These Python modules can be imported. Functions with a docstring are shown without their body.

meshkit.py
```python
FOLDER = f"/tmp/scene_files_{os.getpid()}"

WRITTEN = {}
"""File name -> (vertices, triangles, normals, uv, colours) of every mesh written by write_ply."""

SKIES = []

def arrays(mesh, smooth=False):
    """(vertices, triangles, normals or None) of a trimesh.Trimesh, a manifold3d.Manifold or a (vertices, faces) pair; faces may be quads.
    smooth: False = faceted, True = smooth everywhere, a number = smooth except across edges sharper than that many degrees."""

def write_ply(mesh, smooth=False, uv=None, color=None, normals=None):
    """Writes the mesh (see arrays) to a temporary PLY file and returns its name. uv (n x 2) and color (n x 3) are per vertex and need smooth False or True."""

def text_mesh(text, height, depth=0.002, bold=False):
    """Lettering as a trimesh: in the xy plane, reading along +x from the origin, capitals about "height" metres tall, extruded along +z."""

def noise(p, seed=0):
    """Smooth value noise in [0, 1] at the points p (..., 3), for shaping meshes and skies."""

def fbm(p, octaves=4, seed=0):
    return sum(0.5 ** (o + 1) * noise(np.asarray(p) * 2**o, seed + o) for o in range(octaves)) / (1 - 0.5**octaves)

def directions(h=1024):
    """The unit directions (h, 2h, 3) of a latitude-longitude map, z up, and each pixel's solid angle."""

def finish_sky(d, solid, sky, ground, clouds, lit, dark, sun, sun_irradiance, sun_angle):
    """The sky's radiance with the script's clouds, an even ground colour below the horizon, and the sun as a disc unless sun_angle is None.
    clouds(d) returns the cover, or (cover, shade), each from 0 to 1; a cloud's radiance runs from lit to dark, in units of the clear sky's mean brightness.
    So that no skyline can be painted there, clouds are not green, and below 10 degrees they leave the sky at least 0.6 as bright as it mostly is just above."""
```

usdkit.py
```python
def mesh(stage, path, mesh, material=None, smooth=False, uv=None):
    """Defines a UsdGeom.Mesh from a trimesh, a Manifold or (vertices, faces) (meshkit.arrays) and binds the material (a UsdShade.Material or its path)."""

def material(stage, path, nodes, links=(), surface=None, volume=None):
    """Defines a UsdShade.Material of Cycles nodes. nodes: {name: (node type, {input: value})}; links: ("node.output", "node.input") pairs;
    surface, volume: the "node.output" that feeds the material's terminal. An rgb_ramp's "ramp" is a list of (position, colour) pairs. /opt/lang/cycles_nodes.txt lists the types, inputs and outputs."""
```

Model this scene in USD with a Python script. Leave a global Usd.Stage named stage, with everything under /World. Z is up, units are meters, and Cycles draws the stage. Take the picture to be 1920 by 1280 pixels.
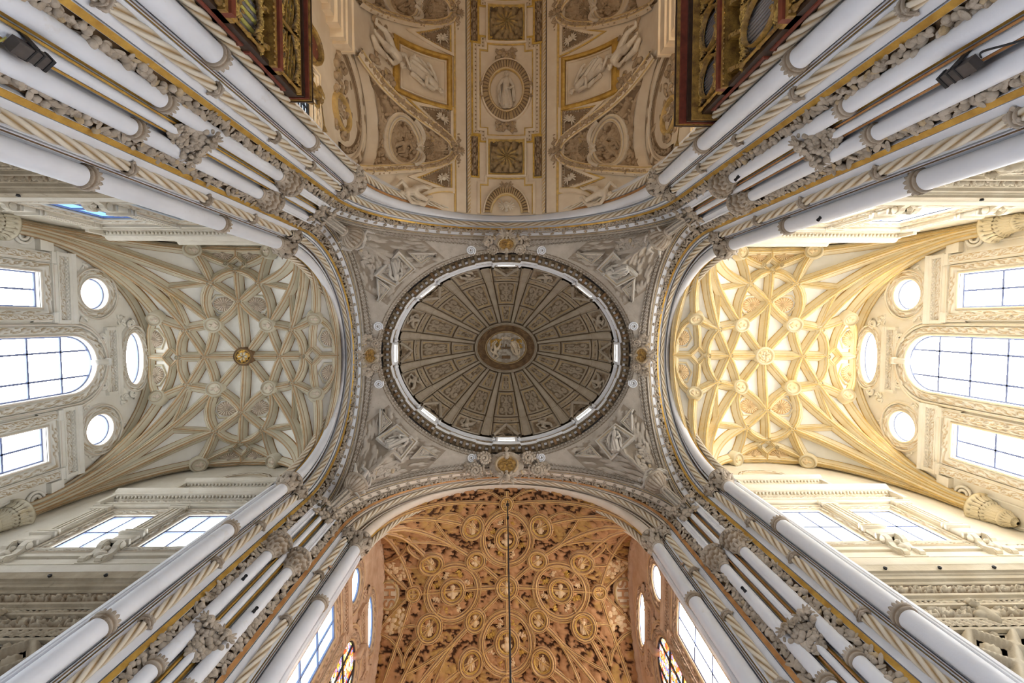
import math
import numpy as np
import trimesh
import manifold3d as m3
import shapely.geometry as sg
import shapely.affinity as sa
import usdkit
import meshkit
from pxr import Usd, UsdGeom, UsdLux, UsdShade, Gf, Sdf, Vt

PI = math.pi
stage = Usd.Stage.CreateInMemory()
UsdGeom.SetStageUpAxis(stage, 'Z')
UsdGeom.Xform.Define(stage, '/World')

# ---------------------------------------------------------------- camera: 16 mm lens, looking almost straight up
# world axes: +x to the bright arm, +y to the chancel, z up; the crossing's centre is the origin, floor z = 0
CAM = np.array([-0.1, -1.75, 1.6])
zen = np.array([-14.0, -38.0, 853.33]); zen /= np.linalg.norm(zen)
wx = np.array([1.0, 0, 0]) - zen * zen[0]; wx /= np.linalg.norm(wx)
W = np.stack([wx, np.cross(zen, wx), zen])
right, up, back = W[:, 0], -W[:, 1], -W[:, 2]
cam = UsdGeom.Camera.Define(stage, '/World/camera')
M = np.eye(4); M[0, :3], M[1, :3], M[2, :3], M[3, :3] = right, up, back, CAM
cam.AddTransformOp().Set(Gf.Matrix4d(*M.ravel().tolist()))
cam.CreateHorizontalApertureAttr(36.0); cam.CreateVerticalApertureAttr(24.0)
cam.CreateFocalLengthAttr(16.0); cam.CreateClippingRangeAttr(Gf.Vec2f(0.1, 500))
cam.CreateExposureAttr(0.0)

# ---------------------------------------------------------------- daylight that enters low through the open arcades
SKY = 1.3
sky = UsdLux.DomeLight.Define(stage, '/World/sky')
sky.CreateIntensityAttr(SKY); sky.CreateColorAttr(Gf.Vec3f(0.74, 0.83, 1.0))
# strengths of the daylit panes
CHOIR_FILL, CHANCEL_FILL = 430.0, 150.0   # added lamps, out of view, that brighten the choir and chancel vaults
PANE_DIM, PANE_BRIGHT, PANE_CHANCEL, PANE_DOME, PANE_CHOIR = 7.5, 18.0, 3.0, 9.0, 1.8

# ---------------------------------------------------------------- scene helpers
_used = {}
_wn = [0]


def numbered(parent, name):
    k = (parent, name)
    n = _used.get(k, 0); _used[k] = n + 1
    return f'{parent}/{name}' + (f'_{n:03d}' if n else '')


def put(parent, name, mesh, mat, smooth=True, gilt=None):
    """One Mesh prim under parent; gilt is an optional per-vertex share of gold leaf (below zero: painted shade in hollows)."""
    path = numbered(parent, name)
    if isinstance(mesh, tuple) and len(mesh) == 3:
        gilt = mesh[2]; mesh = mesh[:2]
    if gilt is not None:
        smooth = True
    m = usdkit.mesh(stage, path, mesh, MAT[mat], smooth=smooth)
    if gilt is not None:
        UsdGeom.PrimvarsAPI(m).CreatePrimvar('gilt', Sdf.ValueTypeNames.FloatArray, 'vertex').Set(Vt.FloatArray.FromNumpy(np.asarray(gilt, np.float32)))
    return path


def tag(path, label=None, cat=None, group=None, kind=None):
    p = stage.GetPrimAtPath(path)
    for k, v in (('label', label), ('category', cat), ('group', group), ('kind', kind)):
        if v:
            p.SetCustomDataByKey(k, v)
    return path


def thing(name, label, cat, kind=None, group=None):
    path = numbered('/World', name)
    UsdGeom.Xform.Define(stage, path)
    return tag(path, label, cat, group, kind)


def new_window(label):
    _wn[0] += 1
    path = f'/World/window_{_wn[0]}'
    UsdGeom.Xform.Define(stage, path)
    return tag(path, label, 'window', kind='structure')


def sub(parent, name, label=None):
    path = numbered(parent, name)
    UsdGeom.Xform.Define(stage, path)
    return tag(path, label) if label else path


# ---------------------------------------------------------------- materials
MAT = {}


def mk(name, c1, c2, scale=1.5, rough=0.7, gold=None, bump=0.25, metallic=0.0, spec=0.3, bscale=14.0, stain=None, ground_shade=(0.20, 0.13, 0.07)):
    """Plaster, stone or paint: two tones mixed by noise, fine relief; gold leaf (mark > 0) and painted shade and grime for the hollows (mark < 0) where the mesh says so."""
    n = {'geo': ('geometry', {}),
         'n1': ('noise_texture', {'scale': scale, 'detail': 5.0, 'roughness': 0.6}),
         'r1': ('rgb_ramp', {'ramp': [(0.34, c1), (0.66, c2)]}),
         'n2': ('noise_texture', {'scale': bscale, 'detail': 4.0, 'roughness': 0.65}),
         'b': ('bump', {'strength': bump, 'distance': 0.03}),
         'p': ('principled_bsdf', {'roughness': rough, 'metallic': metallic, 'specular_ior_level': spec})}
    l = [('geo.position', 'n1.vector'), ('geo.position', 'n2.vector'), ('n1.fac', 'r1.fac'), ('n2.fac', 'b.height'), ('b.normal', 'p.normal')]
    col = 'r1.color'
    if stain:
        n['n3'] = ('noise_texture', {'scale': stain[1], 'detail': 6.0, 'roughness': 0.7})
        n['r3'] = ('rgb_ramp', {'ramp': [(stain[2], (0, 0, 0)), (stain[2] + 0.14, (1, 1, 1))]})
        n['m3'] = ('mix_color', {'b': stain[0]})
        l += [('geo.position', 'n3.vector'), ('n3.fac', 'r3.fac'), ('r3.color', 'm3.fac'), (col, 'm3.a')]
        col = 'm3.result'
    if gold:
        n['a'] = ('attribute', {'attribute': 'gilt'})
        n['n4'] = ('noise_texture', {'scale': 5.0, 'detail': 4.0})
        n['r4'] = ('rgb_ramp', {'ramp': [(0.3, gold), (0.7, tuple(0.62 * x for x in gold))]})
        n['m'] = ('mix_color', {})
        n['mm'] = ('math', {'math_type': 'multiply', 'value2': 0.45})
        n['ap'] = ('math', {'math_type': 'maximum', 'value2': 0.0})
        n['an'] = ('math', {'math_type': 'multiply', 'value2': -1.0})
        n['ac'] = ('math', {'math_type': 'maximum', 'value2': 0.0})
        n['mg'] = ('mix_color', {'b': ground_shade})  # darkens carved hollows in colour, standing in for shade and grime
        l += [('a.fac', 'an.value1'), ('an.value', 'ac.value1'), ('ac.value', 'mg.fac'), (col, 'mg.a')]
        l += [('geo.position', 'n4.vector'), ('n4.fac', 'r4.fac'), ('a.fac', 'ap.value1'), ('ap.value', 'm.fac'), ('mg.result', 'm.a'), ('r4.color', 'm.b'), ('ap.value', 'mm.value1'), ('mm.value', 'p.metallic')]
        col = 'm.result'
    l.append((col, 'p.base_color'))
    MAT[name] = usdkit.material(stage, '/World/Looks/' + name, n, l, surface='p.BSDF')


def emit(name, color, strength):
    MAT[name] = usdkit.material(stage, '/World/Looks/' + name, {'e': ('emission', {'color': color, 'strength': strength})}, [], surface='e.emission')


UsdGeom.Scope.Define(stage, '/World/Looks')
GOLD = (0.78, 0.50, 0.11)
mk('warm_glow_plaster', (0.78, 0.68, 0.57), (0.70, 0.60, 0.49), 1.0, 0.6, GOLD, 0.12)  # arch plaster with the warm chancel glow mixed into its colour
mk('rope_stucco', (0.74, 0.67, 0.55), (0.66, 0.58, 0.45), 1.4, 0.65, (0.40, 0.23, 0.06), 0.2)
mk('pier_stucco', (0.78, 0.79, 0.82), (0.70, 0.71, 0.74), 0.7, 0.55, GOLD, 0.12, stain=((0.62, 0.58, 0.52), 1.1, 0.62))
mk('carved_stucco', (0.54, 0.46, 0.37), (0.34, 0.28, 0.21), 2.2, 0.75, GOLD, 0.5, stain=((0.17, 0.125, 0.08), 3.0, 0.54))
mk('gold_leaf', (0.68, 0.42, 0.09), (0.46, 0.26, 0.05), 3.0, 0.42, None, 0.3, 0.45, 0.5, 18)
mk('copper_leaf', (0.58, 0.30, 0.11), (0.42, 0.19, 0.06), 3.0, 0.5, None, 0.3, 0.3, 0.5, 18)
mk('dome_stucco', (0.43, 0.365, 0.285), (0.35, 0.29, 0.22), 1.6, 0.75, GOLD, 0.3)
mk('dome_relief', (0.38, 0.31, 0.225), (0.30, 0.235, 0.165), 2.4, 0.8, GOLD, 0.4, ground_shade=(0.13, 0.085, 0.045))
mk('dome_bronze', (0.22, 0.13, 0.06), (0.12, 0.07, 0.035), 3.0, 0.6, GOLD, 0.4, 0.2)
mk('ring_stone', (0.16, 0.115, 0.07), (0.24, 0.18, 0.11), 2.6, 0.75, GOLD, 0.3)
mk('pendentive_stucco', (0.50, 0.445, 0.375), (0.40, 0.35, 0.29), 1.8, 0.78, GOLD, 0.4, stain=((0.30, 0.24, 0.18), 2.6, 0.62), ground_shade=(0.18, 0.13, 0.08))
RUST = (0.46, 0.25, 0.09)
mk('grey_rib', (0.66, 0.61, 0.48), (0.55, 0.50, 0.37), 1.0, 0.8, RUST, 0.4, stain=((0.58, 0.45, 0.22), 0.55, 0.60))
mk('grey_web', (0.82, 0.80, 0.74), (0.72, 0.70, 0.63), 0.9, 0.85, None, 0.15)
mk('rose_shell', (0.66, 0.55, 0.44), (0.56, 0.48, 0.38), 1.2, 0.8, RUST, 0.3, ground_shade=(0.26, 0.17, 0.10))
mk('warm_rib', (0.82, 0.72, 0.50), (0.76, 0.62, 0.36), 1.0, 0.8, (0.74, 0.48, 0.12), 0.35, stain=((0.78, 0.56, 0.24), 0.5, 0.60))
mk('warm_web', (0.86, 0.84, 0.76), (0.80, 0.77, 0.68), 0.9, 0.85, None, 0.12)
mk('ochre_shell', (0.84, 0.66, 0.40), (0.80, 0.60, 0.34), 1.2, 0.8, (0.80, 0.50, 0.14), 0.3, ground_shade=(0.56, 0.27, 0.08))
mk('terracotta', (0.52, 0.27, 0.12), (0.40, 0.19, 0.075), 2.0, 0.75, (0.60, 0.38, 0.09), 0.5, ground_shade=(0.085, 0.033, 0.012))
mk('terracotta_rib', (0.76, 0.49, 0.29), (0.66, 0.39, 0.20), 1.6, 0.6, (0.74, 0.48, 0.10), 0.25, ground_shade=(0.18, 0.08, 0.03))
mk('terracotta_figure', (0.78, 0.56, 0.34), (0.66, 0.44, 0.22), 3.0, 0.6, GOLD, 0.25)
mk('chancel_wall', (0.64, 0.44, 0.30), (0.52, 0.32, 0.19), 1.8, 0.75, GOLD, 0.35)
mk('choir_plain', (0.76, 0.62, 0.44), (0.69, 0.54, 0.36), 1.2, 0.75, GOLD, 0.15, ground_shade=(0.24, 0.14, 0.06))
mk('choir_relief', (0.47, 0.335, 0.20), (0.33, 0.22, 0.12), 2.4, 0.78, GOLD, 0.45, stain=((0.22, 0.14, 0.07), 4.0, 0.60), ground_shade=(0.13, 0.07, 0.03))
mk('choir_dark', (0.40, 0.28, 0.13), (0.28, 0.18, 0.08), 3.5, 0.7, GOLD, 0.5, ground_shade=(0.08, 0.045, 0.02))
mk('figure_stucco', (0.70, 0.59, 0.44), (0.58, 0.47, 0.34), 2.0, 0.7, GOLD, 0.2)
mk('wall_grey', (0.80, 0.78, 0.72), (0.72, 0.69, 0.61), 1.0, 0.8, RUST, 0.25, stain=((0.56, 0.46, 0.30), 1.4, 0.64), ground_shade=(0.40, 0.29, 0.15))
mk('wall_warm', (0.86, 0.80, 0.66), (0.80, 0.71, 0.54), 1.0, 0.8, (0.82, 0.55, 0.20), 0.2, ground_shade=(0.60, 0.42, 0.20))
mk('wall_side', (0.68, 0.64, 0.55), (0.58, 0.53, 0.43), 1.0, 0.8, RUST, 0.3, stain=((0.42, 0.33, 0.20), 1.4, 0.62), ground_shade=(0.30, 0.21, 0.11))
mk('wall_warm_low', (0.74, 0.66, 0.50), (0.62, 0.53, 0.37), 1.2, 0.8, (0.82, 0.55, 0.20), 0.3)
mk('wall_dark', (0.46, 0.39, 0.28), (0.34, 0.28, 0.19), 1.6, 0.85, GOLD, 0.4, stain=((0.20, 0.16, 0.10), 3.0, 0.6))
mk('organ_wood', (0.055, 0.028, 0.016), (0.030, 0.015, 0.009), 4.0, 0.35, None, 0.1, 0.0, 0.5)
mk('organ_red', (0.24, 0.055, 0.03), (0.14, 0.03, 0.018), 4.0, 0.35, None, 0.1, 0.0, 0.5)
mk('organ_gilt', (0.50, 0.29, 0.06), (0.17, 0.085, 0.02), 6.0, 0.4, (0.85, 0.56, 0.14), 0.5, 0.0, 0.5, 20, ground_shade=(0.02, 0.010, 0.006))
mk('frame_grey', (0.58, 0.54, 0.48), (0.48, 0.44, 0.385), 1.5, 0.75, GOLD, 0.2)
mk('organ_pipe', (0.42, 0.43, 0.48), (0.30, 0.31, 0.36), 2.0, 0.28, None, 0.05, 0.8, 0.5)
mk('organ_olive', (0.62, 0.55, 0.12), (0.42, 0.40, 0.14), 9.0, 0.45, None, 0.3, 0.3, 0.5)
mk('iron', (0.02, 0.02, 0.022), (0.035, 0.035, 0.035), 6.0, 0.5, None, 0.1)
mk('lamp_case', (0.10, 0.085, 0.075), (0.07, 0.06, 0.055), 6.0, 0.45, None, 0.1)
mk('lead_bar', (0.22, 0.27, 0.46), (0.17, 0.21, 0.38), 3.0, 0.6, None, 0.05)
mk('marble_floor', (0.62, 0.60, 0.57), (0.50, 0.48, 0.45), 0.4, 0.4, None, 0.05)
mk('dark_backing', (0.20, 0.18, 0.16), (0.14, 0.12, 0.11), 1.0, 0.9, None, 0.1)
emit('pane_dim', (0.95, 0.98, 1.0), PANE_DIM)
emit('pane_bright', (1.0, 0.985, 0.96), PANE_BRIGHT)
emit('pane_blue', (0.30, 0.58, 1.0), 1.7)
emit('pane_chancel', (0.62, 0.86, 1.0), PANE_CHANCEL)
emit('pane_dome', (1.0, 0.97, 0.86), PANE_DOME)
emit('pane_choir', (0.62, 0.80, 1.0), PANE_CHOIR)
MAT['stained_glass'] = usdkit.material(stage, '/World/Looks/stained_glass', {
    'g': ('geometry', {}),
    'v': ('voronoi_texture', {'scale': 7.0}), 'd': ('voronoi_texture', {'scale': 7.0, 'feature': 'distance_to_edge'}),
    's': ('separate_color', {}),
    'r': ('rgb_ramp', {'ramp': [(0.0, (0.9, 0.55, 0.05)), (0.25, (0.75, 0.06, 0.03)), (0.45, (0.95, 0.75, 0.25)), (0.62, (0.9, 0.9, 0.85)), (0.78, (0.10, 0.22, 0.75)), (1.0, (0.85, 0.25, 0.05))]}),
    'e1': ('rgb_ramp', {'ramp': [(0.0, (0, 0, 0)), (0.035, (0, 0, 0)), (0.05, (1, 1, 1))]}),
    'm': ('mix', {'mix_type': 'multiply', 'fac': 1.0}),
    'e': ('emission', {'strength': 2.6})},
    [('g.position', 'v.vector'), ('g.position', 'd.vector'), ('v.color', 's.color'), ('s.r', 'r.fac'), ('d.distance', 'e1.fac'), ('r.color', 'm.color1'), ('e1.color', 'm.color2'), ('m.color', 'e.color')], surface='e.emission')


# ---------------------------------------------------------------- geometry helpers
def grid_faces(n, m, wrap=False):
    i, j = np.meshgrid(np.arange(n - 1), np.arange(m if wrap else m - 1), indexing='ij')
    a = i * m + j; b = i * m + (j + 1) % m
    q = np.stack([a, b, b + m, a + m], -1).reshape(-1, 4)
    return np.vstack([q[:, [0, 1, 2]], q[:, [0, 2, 3]]])


def sheet(P, S, D, T, g=None):
    """A relief surface: points of the space P at the grids S, D, T."""
    S, D, T = np.broadcast_arrays(np.asarray(S, float), np.asarray(D, float), np.asarray(T, float))
    V = P(S, D, T)
    n, m = S.shape
    out = (V.reshape(-1, 3), grid_faces(n, m))
    return out if g is None else (*out, np.broadcast_to(g, (n, m)).ravel())


def frame(P, s, d, t, e=1e-3):
    """Origin and unit axes (along s, along t, along d) of a space at one point."""
    a = lambda x: np.asarray(x, float)
    o = P(a(s), a(d), a(t))
    es = P(a(s + e), a(d), a(t)) - P(a(s - e), a(d), a(t)); et = P(a(s), a(d), a(t + e)) - P(a(s), a(d), a(t - e))
    es /= np.linalg.norm(es); et -= es * (et @ es); et /= np.linalg.norm(et)
    ed = P(a(s), a(d + e), a(t)) - P(a(s), a(d - e), a(t))
    n = np.cross(es, et); n *= np.sign(n @ ed) or 1
    return o, es, et, n


def placed(mesh, o, ex, ey, ez, k=1.0):
    v, f = np.asarray(mesh[0]), mesh[1]
    return (o + k * (v[:, :1] * ex + v[:, 1:2] * ey + v[:, 2:3] * ez), f) + tuple(mesh[2:])


def join(ms):
    vs, fs, gs, n = [], [], [], 0
    for m in ms:
        if hasattr(m, 'vertices'):
            m = (np.asarray(m.vertices), np.asarray(m.faces))
        vs.append(m[0]); fs.append(np.asarray(m[1]) + n); n += len(m[0])
        gs.append(m[2] if len(m) > 2 else np.zeros(len(m[0])))
    return np.vstack(vs), np.vstack(fs), np.concatenate(gs)


def box(x0, x1, y0, y1, z0, z1, c=0.0):
    """A box, with chamfered edges if c is given."""
    x0, x1 = sorted((x0, x1)); y0, y1 = sorted((y0, y1)); z0, z1 = sorted((z0, z1))
    if not c:
        b = trimesh.creation.box([x1 - x0, y1 - y0, z1 - z0]); b.apply_translation([(x0 + x1) / 2, (y0 + y1) / 2, (z0 + z1) / 2])
        return np.array(b.vertices), np.array(b.faces)
    pts = []
    for k in range(3):
        lo, hi = np.array([x0, y0, z0]) + c, np.array([x1, y1, z1]) - c
        lo[k] -= c; hi[k] += c
        pts += [[(lo, hi)[a][0], (lo, hi)[b][1], (lo, hi)[d][2]] for a in (0, 1) for b in (0, 1) for d in (0, 1)]
    h = trimesh.convex.convex_hull(np.array(pts))
    return np.array(h.vertices), np.array(h.faces)


def lathe(prof, n=20, g=None):
    """prof: (radius, z) pairs."""
    p = np.asarray(prof, float); a = np.arange(n) * 2 * PI / n
    V = np.stack([p[:, :1] * np.cos(a), p[:, :1] * np.sin(a), np.repeat(p[:, 1:2], n, 1)], -1)
    out = (V.reshape(-1, 3), grid_faces(len(p), n, True))
    return out if g is None else (*out, np.repeat(np.asarray(g, float), n))


def at(mesh, x, y, z=0.0, rot=0.0):
    v = np.asarray(mesh[0]); c, s = math.cos(rot), math.sin(rot)
    v = np.stack([v[:, 0] * c - v[:, 1] * s + x, v[:, 0] * s + v[:, 1] * c + y, v[:, 2] + z], 1)
    return (v, mesh[1]) + tuple(mesh[2:])


ICO1, ICO2 = trimesh.creation.icosphere(1), trimesh.creation.icosphere(2)


def blob(c, r, rot=None, ico=ICO1):
    v = np.asarray(ico.vertices) * r
    if rot is not None:
        v = v @ rot
    return v + c, np.asarray(ico.faces)


def crease(pr, angle=32.0):
    """Doubles the corners of a profile so that they shade as hard edges: (new profile, columns that carry no face)."""
    pr = np.asarray(pr, float)
    out, gaps = [pr[0]], []
    for i in range(1, len(pr) - 1):
        a, b = pr[i, :2] - pr[i - 1, :2], pr[i + 1, :2] - pr[i, :2]
        c = (a @ b) / (np.linalg.norm(a) * np.linalg.norm(b) + 1e-12)
        out.append(pr[i])
        if c < math.cos(math.radians(angle)):
            gaps.append(len(out) - 1); out.append(pr[i])
    out.append(pr[-1])
    return np.array(out), gaps


def swept_faces(n, m, gaps):
    f = grid_faces(n, m).reshape(2, n - 1, m - 1, 3)
    keep = np.ones(m - 1, bool); keep[gaps] = False
    return f[:, :, keep].reshape(-1, 3)


def length_of(P, s, d, t0, t1):
    t = np.linspace(t0, t1, 60)
    return float(np.linalg.norm(np.diff(P(np.full(60, s), np.full(60, d), t), axis=0), axis=1).sum())


def rope(P, s, d, t0, t1, r, pitch=1.5, strands=4, mirror=False, step=0.06, g0=0.9, lobe=0.40):
    """A twisted rope moulding along t; gold lies in its grooves."""
    L = length_of(P, s, d, t0, t1); n = max(8, int(L / step)); k = strands * 6
    t = np.linspace(t0, t1, n); l = np.linspace(0, L, n)
    l2 = np.abs(l - L / 2) if mirror else l
    j = np.arange(k)
    rr = r * (1 - lobe + lobe * np.sin((j % 6) / 6 * PI) ** 0.6)
    g = np.where(j % 6 == 0, g0, np.where((j % 6 == 1) | (j % 6 == 5), .4 * g0, 0.0))
    ph = j[None, :] * 2 * PI / k + 2 * PI * l2[:, None] / pitch
    S = s + rr * np.cos(ph); D = d + rr * np.sin(ph)
    V = P(S, D, np.repeat(t[:, None], k, 1))
    return V.reshape(-1, 3), grid_faces(n, k, True), np.tile(g, n)


def torus(P, s, d, t0, t1, r, step=0.2, k=16, g=0.0):
    L = length_of(P, s, d, t0, t1); n = max(2, int(L / step)); t = np.linspace(t0, t1, n)
    ph = np.arange(k) * 2 * PI / k
    V = P(s + r * np.cos(ph)[None] + 0 * t[:, None], d + r * np.sin(ph)[None] + 0 * t[:, None], np.repeat(t[:, None], k, 1))
    return V.reshape(-1, 3), grid_faces(n, k, True)


def strip(P, prof, t0, t1, step=0.25, n=None):
    """Sweep of a profile of (s, d) or (s, d, gilt) along t."""
    p, gaps = crease(prof)
    n = n or max(2, int(length_of(P, p[0, 0], p[0, 1], t0, t1) / step) + 1)
    t = np.linspace(t0, t1, n)
    o = np.ones((n, 1))
    V = sheet(P, o * p[:, 0], o * p[:, 1], t[:, None] + 0 * p[:, 0][None])[0]
    return V, swept_faces(n, len(p), gaps), (o * p[:, 2]).ravel() if p.shape[1] > 2 else np.zeros(len(V))


def frames(P, s, d, t, e=1e-3):
    s, d, t = map(lambda x: np.asarray(x, float), np.broadcast_arrays(s, d, t))
    es = P(s + e, d, t) - P(s - e, d, t); es /= np.linalg.norm(es, axis=-1, keepdims=True)
    et = P(s, d, t + e) - P(s, d, t - e); et -= es * (et * es).sum(-1, keepdims=True); et /= np.linalg.norm(et, axis=-1, keepdims=True)
    ed = P(s, d + e, t) - P(s, d - e, t)
    n = np.cross(es, et); n *= np.sign((n * ed).sum(-1, keepdims=True))
    return P(s, d, t), es, et, n


def blobs(P, s, d, t, size, seed, flat=0.45, ico=ICO1, leaf=0.55):
    """Carved fruit and leaves heaped at the points (s, d, t) of a space."""
    rng = np.random.default_rng(seed)
    o, es, et, n = frames(P, s, d, t)
    N = len(o)
    size = np.broadcast_to(size, (N,)) * rng.uniform(0.75, 1.25, N)
    isleaf = rng.random(N) < leaf
    a = rng.uniform(0, 2 * PI, N)
    u = es * np.cos(a)[:, None] + et * np.sin(a)[:, None]; w = -es * np.sin(a)[:, None] + et * np.cos(a)[:, None]
    tilt = rng.uniform(-0.5, 0.5, N)[:, None]
    n2 = n * np.cos(tilt) + u * np.sin(tilt); u = u * np.cos(tilt) - n * np.sin(tilt)
    ru = np.where(isleaf, 1.7, 1.0) * size; rw = np.where(isleaf, 0.75, 1.0) * size; rn = np.where(isleaf, flat, 0.9) * size
    b = np.asarray(ico.vertices); m = len(b)
    V = o[:, None] + b[None, :, :1] * (u * ru[:, None])[:, None] + b[None, :, 1:2] * (w * rw[:, None])[:, None] + b[None, :, 2:] * (n2 * rn[:, None])[:, None]
    F = np.asarray(ico.faces)[None] + (np.arange(N) * m)[:, None, None]
    g = np.repeat((rng.random(N) < 0.04) * 0.25, m)
    return V.reshape(-1, 3), F.reshape(-1, 3), g


def poly_path(poly, closed, step):
    """Resampled polyline with mitred offsets: points, offset vectors, lengths."""
    p = np.asarray(poly, float)
    if closed and np.allclose(p[0], p[-1]):
        p = p[:-1]
    n = len(p); pts, off, ln, acc = [], [], [], 0.0
    nxt = lambda i: p[(i + 1) % n]
    segs = n if closed else n - 1
    dirs = [(nxt(i) - p[i]) / (np.linalg.norm(nxt(i) - p[i]) + 1e-12) for i in range(segs)]
    nor = [np.array([-d[1], d[0]]) for d in dirs]
    mit = []
    for i in range(n):
        a = nor[i - 1] if (closed or i > 0) else nor[0]
        b = nor[i] if i < segs else nor[segs - 1]
        c = a + b; q = c @ c
        mit.append(c * 2 / q if q > 0.5 else b)
    for i in range(segs):
        L = np.linalg.norm(nxt(i) - p[i]); k = max(1, int(round(L / step)))
        for j in range(k):
            u = j / k
            pts.append(p[i] + (nxt(i) - p[i]) * u)
            off.append(mit[i] if j == 0 else nor[i]); ln.append(acc + L * u)
        acc += L
    e = 0 if closed else n - 1
    pts.append(p[e]); off.append(mit[e]); ln.append(acc)
    return np.array(pts), np.array(off), np.array(ln)


def moulding(P, poly, prof, closed=True, step=0.3, d0=0.0, tile=None, tamp=0.06, trep=1.0):
    """A moulding along a polyline of (s, t); prof: (across, height[, gilt]); tile adds carved relief in the middle of the profile."""
    pts, off, ln = poly_path(poly, closed, step)
    pr = np.asarray(prof, float)
    if pr.shape[1] == 2:
        pr = np.hstack([pr, np.zeros((len(pr), 1))])
    pr, gaps = crease(pr) if tile is None else (pr, [])
    S = pts[:, :1] + off[:, :1] * pr[None, :, 0]; T = pts[:, 1:] + off[:, 1:] * pr[None, :, 0]
    D = d0 + np.repeat(pr[None, :, 1], len(pts), 0)
    G = np.repeat(pr[None, :, 2], len(pts), 0)
    if tile is not None:
        w = np.linspace(0, 1, len(pr)); mid = (w > 0.12) & (w < 0.88)
        h = sample(tile, np.repeat(ln[:, None] / trep, len(pr), 1), np.repeat(np.clip((w - 0.12) / 0.76, 0, 0.999)[None], len(pts), 0))
        D = D + tamp * h * mid
        G = G + carved(h) * mid
    return sheet(P, S, D, T)[0], swept_faces(len(pts), len(pr), gaps), G.ravel()


def band_prof(w, h, n=9, edge=0.0):
    """A flat band profile with raised edges, dense enough to carry relief."""
    x = np.linspace(-w / 2, w / 2, n)
    y = np.full(n, h); y[0] = y[-1] = -0.02; y[1] += edge; y[-2] += edge
    return np.stack([x, y], 1)


def bead(w, h, g=0.0, n=5):
    a = np.linspace(0, PI, n)
    return np.stack([-w / 2 * np.cos(a), h * np.sin(a), np.full(n, g)], 1)


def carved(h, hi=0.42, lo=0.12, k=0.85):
    """Marks the low parts of a relief, darkened in colour as shade and grime would."""
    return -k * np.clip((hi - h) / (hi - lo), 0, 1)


def relief(P, S, d, T, h, amp, g=0.0, k=0.85, gold=0.0):
    """A carved field: relief h (0 to 1) raised by amp over hollows tinted dark for shade; gold touches the highest parts."""
    m = carved(h, k=k) + g
    if gold:
        m = np.where(h > 0.78, gold, m)
    return sheet(P, S, d + amp * h, T, m)


# ---------------------------------------------------------------- relief patterns: little height fields, repeated along u
N = 96
_u, _v = np.meshgrid((np.arange(N) + 0.5) / N, (np.arange(N) + 0.5) / N, indexing='ij')


def sample(tile, u, v):
    n, m = tile.shape
    x = (np.asarray(u) % 1.0) * n - 0.5; y = np.clip(np.asarray(v), 0, 1) * m - 0.5
    i = np.floor(x).astype(int); j = np.floor(y).astype(int); fx, fy = x - i, y - j
    i0, i1 = i % n, (i + 1) % n; j0, j1 = np.clip(j, 0, m - 1), np.clip(j + 1, 0, m - 1)
    return tile[i0, j0] * (1 - fx) * (1 - fy) + tile[i1, j0] * fx * (1 - fy) + tile[i0, j1] * (1 - fx) * fy + tile[i1, j1] * fx * fy


def strokes(curves, w):
    h = np.zeros((N, N))
    for c in curves:
        c = np.asarray(c)
        for k in (-1, 0, 1):
            d2 = ((_u[..., None] - c[:, 0] - k) ** 2 + (_v[..., None] - c[:, 1]) ** 2).min(-1)
            h = np.maximum(h, np.sqrt(np.clip(1 - d2 / w ** 2, 0, 1)))
    return h


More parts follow.
